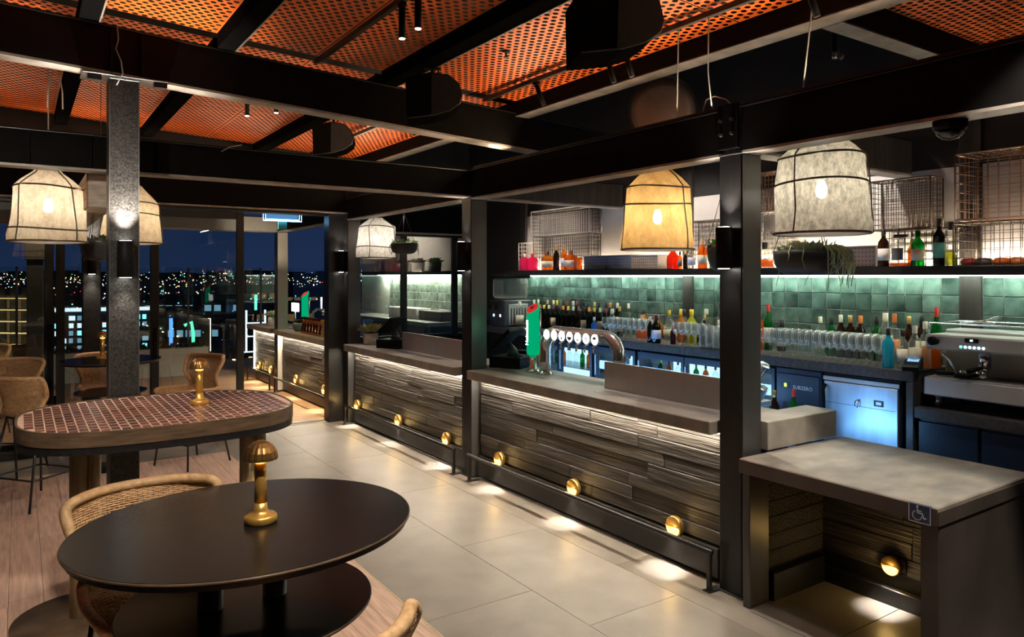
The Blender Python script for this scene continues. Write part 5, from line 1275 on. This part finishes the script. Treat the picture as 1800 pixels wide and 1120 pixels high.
for x in (-.43, .50):
    part('leg', MB().lathe([(.05, .02), (.05, 1.04)], 24, (x, .0, 0)).lathe([(.032, .02), (.032, 1.04)], 20, (x+.075, -.03, 0)), 'brass_pale', mt)
    part('base_disc', MB().lathe([(.36, 0), (.365, .006), (.36, .018), (0, .019)], 40, (x+.03, 0, 0)), 'table_edge', mt)
part('foot_bar', MB().tube([(-.43, 0, .26), (.5, 0, .26)], .014, 8), 'brass_pale', mt)

# ---- black oval two-tier tables
def tier_table(loc, rz, a, b, zt_, a2, zl, label, two=True):
    t = top('two_tier_table', label, 'table', loc, rz)
    m = MB(); p = superell(a, b, 2.0, 72)
    m.prism(p, zt_-.012, zt_); part('top_slab', m, 'table_black', t)
    m = MB(); p2 = superell(a*.985, b*.985, 2.0, 72); m.prism(p2, zt_-.03, zt_-.012); part('edge_core', m, 'black_steel', t)
    part('edge_line', MB().tube([(x*1.0005, y*1.0005, zt_-.006) for x, y in superell(a, b, 2., 72)], .0045, 6, closed=True), 'table_edge', t)
    m = MB().prism(superell(a2, a2, 2.0, 56), zl-.014, zl); lt = part('lower_shelf', m, 'table_black', t)
    part('edge_line', MB().tube([(x, y, zl-.007) for x, y in superell(a2, a2, 2., 56)], .0045, 6, closed=True), 'table_edge', lt)
    for x, y in (((-.13, .0), (.09, .0)) if two else ((0, 0),)):
        part('stem', MB().lathe([(.042, .012), (.042, zt_-.03)], 24, (x, y, 0)), 'black_steel', t)
    part('base_disc', MB().lathe([(.24, 0), (.25, .004), (.24, .012), (0, .014)], 40), 'black_steel', t)
    part('bag_hook', MB().tube([(.25, -.1, zl-.014), (.25, -.1, zl-.06), (.25, -.07, zl-.085), (.25, -.04, zl-.06)], .006, 6), 'black_steel', t)
    return t
tier_table((.675, 2.665, 0), 0., .575, .515, 1.08, .425, .80, 'large black oval table with brass lamp in the foreground')
tier_table((.77, 8.42, 0), 0., .46, .45, 1.10, .33, .78, 'small round black table with brass lamp by the glass doors', False)

# ---- brass mushroom lamps
def table_lamp(loc, label, power=1.6):
    t = top('table_lamp', label, 'table lamp', loc)
    part('base', MB().lathe([(.052, 0), (.056, .003), (.056, .022), (.050, .028), (.030, .032), (.024, .045), (.0215, .07)], 32), 'brass_stem', t)
    part('stem', MB().lathe([(.0215, .06), (.0205, .13), (.0205, .222)], 24), 'brass_stem', t)
    part('glow_ring', MB().lathe([(.0225, .212), (.0225, .226)], 20), 'lamp_glow', t)
    n = 56; prof = [(.058, .222), (.0575, .232), (.053, .25), (.043, .268), (.028, .281), (.010, .288), (.0, .289)]
    vs = []
    for r, z in prof:
        for k in range(n):
            q = r*(1+.045*(abs(math.sin(14*PI*k/n*1.0))-.5)) if r > .005 else r
            vs.append((q*math.cos(2*PI*k/n), q*math.sin(2*PI*k/n), z))
    fs = [(i*n+k, i*n+(k+1) % n, (i+1)*n+(k+1) % n, (i+1)*n+k) for i in range(len(prof)-1) for k in range(n)]
    part('fluted_shade', MB().add(vs, fs, False), 'brass_shade', t)
    part('shade_lining', MB().lathe([(.054, .224), (.048, .25), (.026, .274), (.0, .28)], 28), 'brass', t)
    for k in range(5):
        a = 2*PI*k/5; spot((.041*math.cos(a), .041*math.sin(a), .232), (.036*math.cos(a), .036*math.sin(a), 0), power/5, 125, .3, (1, .62, .22), .006, t)
    return t
table_lamp((.705, 2.625, 1.0805), 'brass mushroom lamp with fluted shade on the black oval table', 9.)
table_lamp((.93, 4.86, 1.149), 'brass mushroom lamp on the mosaic table', 13.)
table_lamp((.70, 8.50, 1.1005), 'brass mushroom lamp on the small round table by the doors', 6.)

# ---- woven bar stools
def build_stool():
    t = top('wicker_stool', '', 'bar stool')
    # side profile (y forward, z up) of the shell, from seat front lip to top of the back
    prof = [(.235, .735), (.225, .752), (.17, .760), (.08, .752), (-.02, .746), (-.10, .748), (-.155, .765), (-.185, .80), (-.195, .85), (-.205, .91), (-.225, .97), (-.25, 1.03), (-.27, 1.075), (-.275, 1.10)]
    half = [.215, .225, .235, .238, .232, .222, .212, .205, .205, .222, .245, .262, .265, .245]
    def resample(ts):
        out = []
        n = len(prof)-1
        for q in ts:
            f = q*n; i = min(int(f), n-1); u = f-i
            g_ = lambda arr, j: arr[max(0, min(n, j))]
            def cr(a, b, c, d): return .5*((2*b)+(-a+c)*u+(2*a-5*b+4*c-d)*u*u+(-a+3*b-3*c+d)*u**3)
            y = cr(*[g_(prof, i+k)[0] for k in (-1, 0, 1, 2)]); z = cr(*[g_(prof, i+k)[1] for k in (-1, 0, 1, 2)]); h = cr(*[g_(half, i+k) for k in (-1, 0, 1, 2)])
            out.append((y, z, h))
        return out
    def pt(y, z, h, u, q):
        # q runs 0 (front) to 1 (top of back); curl the sides
        curl = .055*abs(u)**2.6
        back = max(0., min(1., (q-.42)/.3))
        zz = z+curl*(1-back)*.55; yy = y+curl*back*2.1
        x = h*u*(1-.04*abs(u)**3)
        return Vector((x, yy, zz))
    NV = 84; NU = 31
    rows = resample([i/(NV-1) for i in range(NV)])
    P = [[pt(*rows[i], -1+2*j/(NU-1), i/(NV-1)) for j in range(NU)] for i in range(NV)]
    def nrm(i, j):
        a = P[min(i+1, NV-1)][j]-P[max(i-1, 0)][j]; b = P[i][min(j+1, NU-1)]-P[i][max(j-1, 0)]
        return a.cross(b).normalized()
    warp = MB()
    for j in range(1, NU-1):
        warp.tube([P[i][j] for i in range(0, NV, 1)], .0036, 4, caps=False)
    weft = MB()
    for i in range(2, NV-1):
        pts = []
        for j in range(NU):
            s = 1 if (i+j) % 2 else -1
            pts.append(P[i][j]+nrm(i, j)*s*.0038)
        weft.tube(pts, .0040, 4, caps=False)
    part('cane_uprights', warp, 'wicker_dark', t); part('woven_cane', weft, 'wicker', t)
    edge = [P[0][j] for j in range(NU)]+[P[i][NU-1] for i in range(1, NV)]+[P[NV-1][j] for j in range(NU-2, -1, -1)]+[P[i][0] for i in range(NV-2, 0, -1)]
    # ease the corners of the rim
    for _ in range(5): edge = [(edge[k-1]+edge[k]*2+edge[(k+1) % len(edge)])*.25 for k in range(len(edge))]
    part('wrapped_rim', MB().tube(edge, .0185, 10, closed=True), 'wicker', t)
    wr = MB()
    for k in range(0, len(edge), 2):
        a, b = edge[k], edge[(k+1) % len(edge)]; d = (b-a).normalized(); wr.tube([a-d*.0025, a+d*.0025], .0190, 10, caps=False)
    part('rim_wrapping', wr, 'wicker', t, kind='stuff')
    fr = MB().tube([(-.17, .17, .742), (.17, .17, .742), (.17, -.12, .738), (-.17, -.12, .738)], .009, 8, closed=True)
    part('seat_frame', fr, 'black_steel', t)
    feet = {}
    for sx_, sy in ((-1, 1), (1, 1), (1, -1), (-1, -1)):
        ft = Vector((sx_*.235, (.23 if sy > 0 else -.25), 0)); tp_ = Vector((sx_*.165, .165 if sy > 0 else -.12, .742))
        feet[(sx_, sy)] = (ft, tp_)
        part('leg', MB().tube([ft, tp_], .0095, 8), 'black_steel', t)
    at = lambda k, z: feet[k][0]+(feet[k][1]-feet[k][0])*(z/.742)
    part('foot_ring', MB().tube([at((-1, 1), .25), at((1, 1), .25)], .008, 8).tube([at((-1, -1), .25), at((1, -1), .25)], .008, 8).tube([at((-1, 1), .25), at((-1, -1), .25)], .008, 8).tube([at((1, 1), .25), at((1, -1), .25)], .008, 8), 'black_steel', t)
    return t
st = build_stool(); st['group'] = 'woven bar stools'
R_ = math.radians
st['label'] = 'woven cane bar stool behind the black oval table in the foreground'; st.location = (.43, 3.03, 0); st.rotation_euler = (0, 0, R_(186)); st.scale = (1.08, 1.08, 1.0)
dup(st, (.555, 1.83, 0), R_(10), 'woven cane bar stool cut off by the bottom edge of the picture')
dup(st, (1.48, 8.12, 0), R_(118), 'woven cane bar stool right of the speckled post near the doorway')
dup(st, (.12, 7.50, 0), R_(-52), 'woven cane bar stool at the left end of the mosaic table')
dup(st, (.76, 8.86, 0), R_(180), 'woven cane bar stool behind the small round table')
dup(st, (-.12, 8.72, 0), R_(150), 'woven cane bar stool at the left edge in front of the doors')
dup(st, (-.40, 10.75, 0), R_(170), 'woven cane stool outside on the terrace at the left edge')
# ================================================================== TERRACE AND CITY
# seating along the glass screen
bn = top('banquette', 'low black upholstered bench on the terrace at the left', 'bench', (-1.8, 13.2, 0))
part('seat', MB().cbox(0, 0, .25, 2.1, .7, .46, .03), 'fabric_black', bn); part('backrest', MB().cbox(0, .6, .46, 2.1, .8, .86, .03), 'fabric_black', bn); part('plinth', MB().box(.05, .05, 0, 2.05, .75, .25), 'black_steel', bn)
cu = top('cushion', 'pale sage cushion leaning on the black bench', 'cushion', (-.42, 13.66, .46))
part('pad', MB().lathe([(.0, -.05), (.16, -.04), (.2, 0), (.16, .04), (.0, .05)], 20, sq=3.2).xform(Matrix.Translation((0, .0, .32)) @ Matrix.Rotation(1.35, 4, 'X') @ Matrix.Rotation(.5, 4, 'Z') @ Matrix.Scale(1.5, 4)), 'cushion', cu)
part('piping', MB().tube([(.28*math.cos(2*PI*k/24), 0, .32+.28*math.sin(2*PI*k/24)) for k in range(24)], .006, 5, closed=True), 'leaf_grey', cu)
sd = top('open_shelf_unit', 'timber framed open side unit below the black terrace bench', 'shelf unit', (.02, 11.5, 0))
part('frame', MB().cbox(0, 0, .34, .42, .35, .37, .003).cbox(.39, 0, 0, .42, .35, .34, .003).cbox(0, 0, 0, .03, .35, .34, .003), 'timber_edge', sd); part('back', MB().box(.03, .32, 0, .39, .34, .34), 'fabric_black', sd)
pl = top('planter_box', 'long white planter with low hedge along the terrace edge', 'planter', (-2.5, 15.3, 0))
part('trough', MB().cbox(0, 0, 0, 5.6, .45, .55, .01), 'terrace_white_lit', pl)
mb = MB()
for i in range(900):
    leaf_mb(mb, (random.uniform(.05, 5.55), random.uniform(.05, .4), .50), (random.uniform(-1, 1), random.uniform(-1, 1), 1.2), random.uniform(.10, .24), .05, .2)
part('hedge_leaves', mb, 'hedge', pl)
tc_ = top('terrace_post', 'black terrace post at the left edge with a small light box', 'post', (.16, 11.15, 0))
part('shaft', MB().cbox(-.09, -.09, 0, .09, .09, 2.9, .006), 'black_steel', tc_); part('light_box', MB().cbox(-.11, -.13, 2.15, .11, -.09, 2.45, .006), 'black_plastic', tc_)
# glass wind screen
for i in range(8):
    x0 = -4.4+i*1.45
    t = top('glass_screen', 'clear glass wind screen panel on the terrace edge, %s from the left' % ORD[i], 'glass screen', (x0, 16.0, 0), group='glass wind screens')
    part('glass_pane', MB().box(.02, 0, .05, 1.43, .012, 2.12), 'window_glass', t); part('post', MB().cbox(-.02, -.015, 0, .02, .03, 2.12, .004), 'grey_steel', t)
# terrace pergola beams
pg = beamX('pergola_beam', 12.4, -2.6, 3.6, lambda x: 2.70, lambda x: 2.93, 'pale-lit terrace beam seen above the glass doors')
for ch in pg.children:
    if ch.name.startswith('web'): ch.data.materials[0] = M['terrace_white_lit']  # pale web colour stands for the light on this beam
struct('ceiling_terrace', MB().box(-3.5, 9.6, 3.0, 6.5, 12.3, 3.05), 'roof_black')
spot((2.9, 10.3, 2.9), (3.0, 10.4, 0), 110, 100, .7, (1, .72, .38), .03); spot((.2, 10.6, 2.9), (.1, 10.8, 0), 90, 110, .7, (1, .72, .38), .03)  # warm spots without fittings, added to light the terrace deck
spot((3.0, 11.7, 2.0), (3.5, 12.5, 2.9), 26, 90, .7, (1, .82, .6), .03); spot((2.95, 12.7, 2.85), (3.2, 12.8, 0), 80, 100, .7, (1, .76, .45), .03)  # further added spots for the terrace column and outer deck
spot((4.6, 11.2, 2.85), (5.6, 11.0, 2.2), 50, 90, .7, (1, .86, .68), .03)  # spot added to light the terrace back wall
# blue neon sign over the doorway
ns = top('neon_sign', 'glowing blue rectangular sign hanging over the terrace doorway', 'sign', (3.03, 10.2, 2.72))
part('panel', MB().cbox(-.22, -.02, .02, .22, .02, .13, .004), 'neon_face', ns)
for k, o in ((0, 0), (1, .03)):
    part('neon_tube', MB().tube([(-.235-o, -.03, .16), (-.235-o, -.03, .012-o*.6), (.235+o, -.03, .012-o*.6), (.235+o, -.03, .16)], .006, 6), 'neon_blue', ns)
part('hanger', MB().tube([(-.15, 0, .13), (-.15, 0, .28)], .005, 6).tube([(.15, 0, .13), (.15, 0, .28)], .005, 6), 'black_steel', ns)
part('bracket', MB().cbox(-.05, .0, -.12, .07, .03, .0, .004), 'label_teal', ns)
# copper vessels, green tap and lit sign on the terrace bar
cv_me = MB().lathe([(.05, 0), (.056, .004), (.05, .05), (.036, .11), (.03, .16), (.042, .21), (.056, .25), (.054, .252), (.028, .17)], 20).mesh('copper_vase', 'copper')
for i in range(9):
    y = 11.35-i*.135
    o = solo('copper_vase', ('gleaming gold' if i > 6 else 'dark copper')+' waisted vase on the terrace bar, %s from the far end' % ORD[i], 'vase', cv_me, None, (3.72, y, 1.048), group='copper vases on the terrace bar')
    if i > 6: o.data = cv_me.copy(); o.data.materials[0] = M['brass']
tp2 = dup(tp, (4.0, 12.15, 1.048), 0., 'glowing green beer tap on the terrace bar outside')
for ch in list(tp2.children):
    if ch.name.startswith('lettering') or ch.type == 'LIGHT': bpy.data.objects.remove(ch, do_unlink=True)
lit = top('lit_tap_badge', 'small glowing white badge panel beside the terrace beer tap', 'sign', (3.98, 12.62, 1.048))
part('post', MB().cyl((0, 0, 0), (0, 0, .28), .014), 'chrome', lit); part('panel', MB().cbox(-.02, -.16, .28, .02, .16, .43, .006), 'badge_white', lit)
part('cross_bar', MB().cbox(-.012, -.18, .50, .012, .12, .52, .003), 'stainless', lit)
tw = top('tap_tower', 'slim steel tap tower with tall lever on the terrace bar', 'beer tap', (4.0, 11.45, 1.048))
part('arm', MB().tube([(0, .3, 0), (0, .3, .30), (0, .1, .36), (0, -.15, .36), (0, -.2, .28)], .022, 10), 'chrome', tw); part('lever', MB().tube([(0, -.1, .36), (0, -.1, .56)], [.010, .014], 8), 'badge_white', tw)

# ---- the city far below
struct('ground_city', MB().add([(-9000, 60, -27), (9000, 60, -27), (9000, 9000, -27), (-9000, 9000, -27)], [(0, 1, 2, 3)]), 'city_ground')
th = math.atan(865/1277)
def far(px, d):   # bearing of a direction in the view, at distance d on the plain
    a = (px-900)/1277; return (d*(math.sin(th)+math.cos(th)*a), d*(math.cos(th)-math.sin(th)*a))
rnd = random.Random(3)
# apartment block with lit balconies at the left
bx_, by_ = far(22, 120)
ab = top('apartment_block', 'apartment block with rows of amber lit balconies at the left edge', 'building', (bx_, by_, -27), -.75)
part('walls', MB().box(-14, 0, 0, 5.2, 3, 25.8), 'city_wall', ab)
for k in range(5):
    z = 17.6+k*1.9
    x0, x1 = (-14, 4.9) if k % 2 else (-14, 5.4)
    part('balcony_slab', MB().box(x0, -1.4, z, x1, 0, z+.09), 'win_amber', ab)  # slab glows itself, standing for the light on the balcony
    for i in range(9):
        a = -13.6+i*2.1
        if k < 4: part('window', MB().box(a, -.05, z+.3, a+1.5, 0, z+1.7), 'win_dim' if rnd.random() < .93 else 'win_amber', ab)
        part('divider', MB().box(a+1.7, -1.3, z+.16, a+1.76, 0, z+1.8), 'city_wall', ab)
# floodlit site
fx, fy = far(135, 170)
fs_ = top('floodlit_building', 'cyan-white floodlit building under works in the middle distance', 'building', (fx, fy, -27), -.1)
part('walls', MB().box(-9, 0, 0, 16, 12, 20.6), 'city_wall', fs_); part('roof_edge', MB().box(-9.2, -.4, 20.6, 16.2, 12, 21), 'win_white', fs_)  # roof edge glows itself, standing for floodlight on it
for k in range(7):
    for i in range(14):
        if rnd.random() < .8: part('window', MB().box(-8.4+i*1.7, -.06, 8+k*1.75, -7.3+i*1.7+rnd.uniform(-.3, .2), 0, 9.1+k*1.75), rnd.choice(('win_white', 'site_glow', 'site_glow', 'pt_cyan')), fs_)
# low lit sheds and yards seen through the door leaf
for i, (px, d, w_, h_, mm) in enumerate(((300, 190, 26, 9, 'site_glow'), (355, 300, 34, 11, 'site_glow'), (395, 215, 16, 8, 'win_amber'), (455, 250, 22, 12, 'win_white'), (250, 330, 40, 14, 'site_glow'), (340, 480, 60, 16, 'site_glow'), (520, 380, 50, 15, 'win_dim'), (60, 420, 60, 17, 'win_dim'), (560, 620, 70, 18, 'win_dim'), (660, 420, 40, 15, 'win_dim'), (440, 700, 80, 20, 'win_dim'))):
    x, y = far(px, d)
    t = top('far_building', 'low dark city building with a lit window strip, %s of its kind below the skyline' % ORD[i], 'building', (x, y, -27), -.5+.1*(i % 4), group='low buildings in the city below')
    part('walls', MB().box(-w_/2, 0, 0, w_/2, 18, h_), 'city_wall', t); part('roof', MB().box(-w_/2-.3, -.3, h_, w_/2+.3, 18.3, h_+.5), 'city_wall', t)
    for k in range(10):
        if rnd.random() < .75: part('window', MB().box(-w_/2+(k+.15)*w_/10, -.1, h_*.35, -w_/2+(k+.85)*w_/10, 0, h_*.6), mm, t)
# ferris-like lit frame and crane light
x, y = far(450, 190)
t = top('lit_scaffold', 'small scaffold outlined in white lights with a green top', 'scaffold', (x, y, -27))
part('frame', MB().box(-2.6, 0, 9, -2.2, .4, 20).box(2.2, 0, 9, 2.6, .4, 20).box(-2.6, 0, 13, 2.6, .4, 13.3).box(-2.6, 0, 16.5, 2.6, .4, 16.8).box(-4, 0, 9, 4, .4, 9.3), 'win_white', t); part('beacon', MB().box(-.3, 0, 20, .3, .4, 24), 'pt_green', t)
x, y = far(301, 170)
solo('blue_light_mast', 'tall thin mast of blue light among the city yards', 'light mast', MB().box(-.35, 0, 6, .35, .6, 19), 'pt_blue', (x, y, -27))
x, y = far(332, 175)
solo('green_light_mast', 'short green light mast right of the blue one', 'light mast', MB().tube([(-1, 0, 17), (.6, 0, 17.8), (1, 0, 15), (1, 0, 11)], .4, 5), 'pt_green', (x, y, -27))
# countless points of light
for nm, cnt, dm, sz in (('pt_white', 300, (160, 3200), 1.), ('pt_amber', 260, (250, 5200), 1.), ('pt_cyan', 150, (160, 600), 1.1), ('pt_red', 40, (400, 3500), 1.), ('pt_green', 40, (200, 1500), 1.)):
    mb = MB()
    for i in range(cnt):
        px = rnd.uniform(-60, 760); u = rnd.random(); d = dm[0]*(dm[1]/dm[0])**u
        x, y = far(px, d); z = -27+rnd.uniform(1, 14); r = d*.0007*rnd.uniform(.5, 1.5)*sz
        mb.add([(x+r, y, z), (x-r, y, z), (x, y+r, z), (x, y-r, z), (x, y, z+r), (x, y, z-r)], [(0, 2, 4), (2, 1, 4), (1, 3, 4), (3, 0, 4), (2, 0, 5), (1, 2, 5), (3, 1, 5), (0, 3, 5)])
    # bright belt of street lights on the horizon
    for i in range(cnt//3):
        px = rnd.uniform(-60, 760); d = rnd.uniform(2500, 5600); x, y = far(px, d); z = -27+rnd.uniform(0, 50); r = d*.0007*rnd.uniform(.5, 1.2)
        mb.add([(x+r, y, z), (x-r, y, z), (x, y+r, z), (x, y-r, z), (x, y, z+r), (x, y, z-r)], [(0, 2, 4), (2, 1, 4), (1, 3, 4), (3, 0, 4), (2, 0, 5), (1, 2, 5), (3, 1, 5), (0, 3, 5)])
    o = obj('city_lights', mb.mesh('city_lights', nm)); tag(o, {'pt_white': 'countless white city lights spread over the plain below', 'pt_amber': 'countless amber street lights along the horizon', 'pt_cyan': 'scattered cyan lights of the nearer yards', 'pt_red': 'scattered red tail and warning lights of the city', 'pt_green': 'scattered green lights of the city'}[nm], 'city lights'); o['kind'] = 'stuff'
# dark treeline ridge on the horizon
mb = MB(); prev = None
for i in range(60):
    x, y = far(-100+i*16, 5800); h_ = rnd.uniform(20, 60)
    mb.box(x-60, y, -27, x+60, y+60, h_*.8)
o = solo('horizon_ridge', 'low dark ridge of trees and roofs on the horizon', 'ridge', mb, 'city_wall'); o['kind'] = 'stuff'
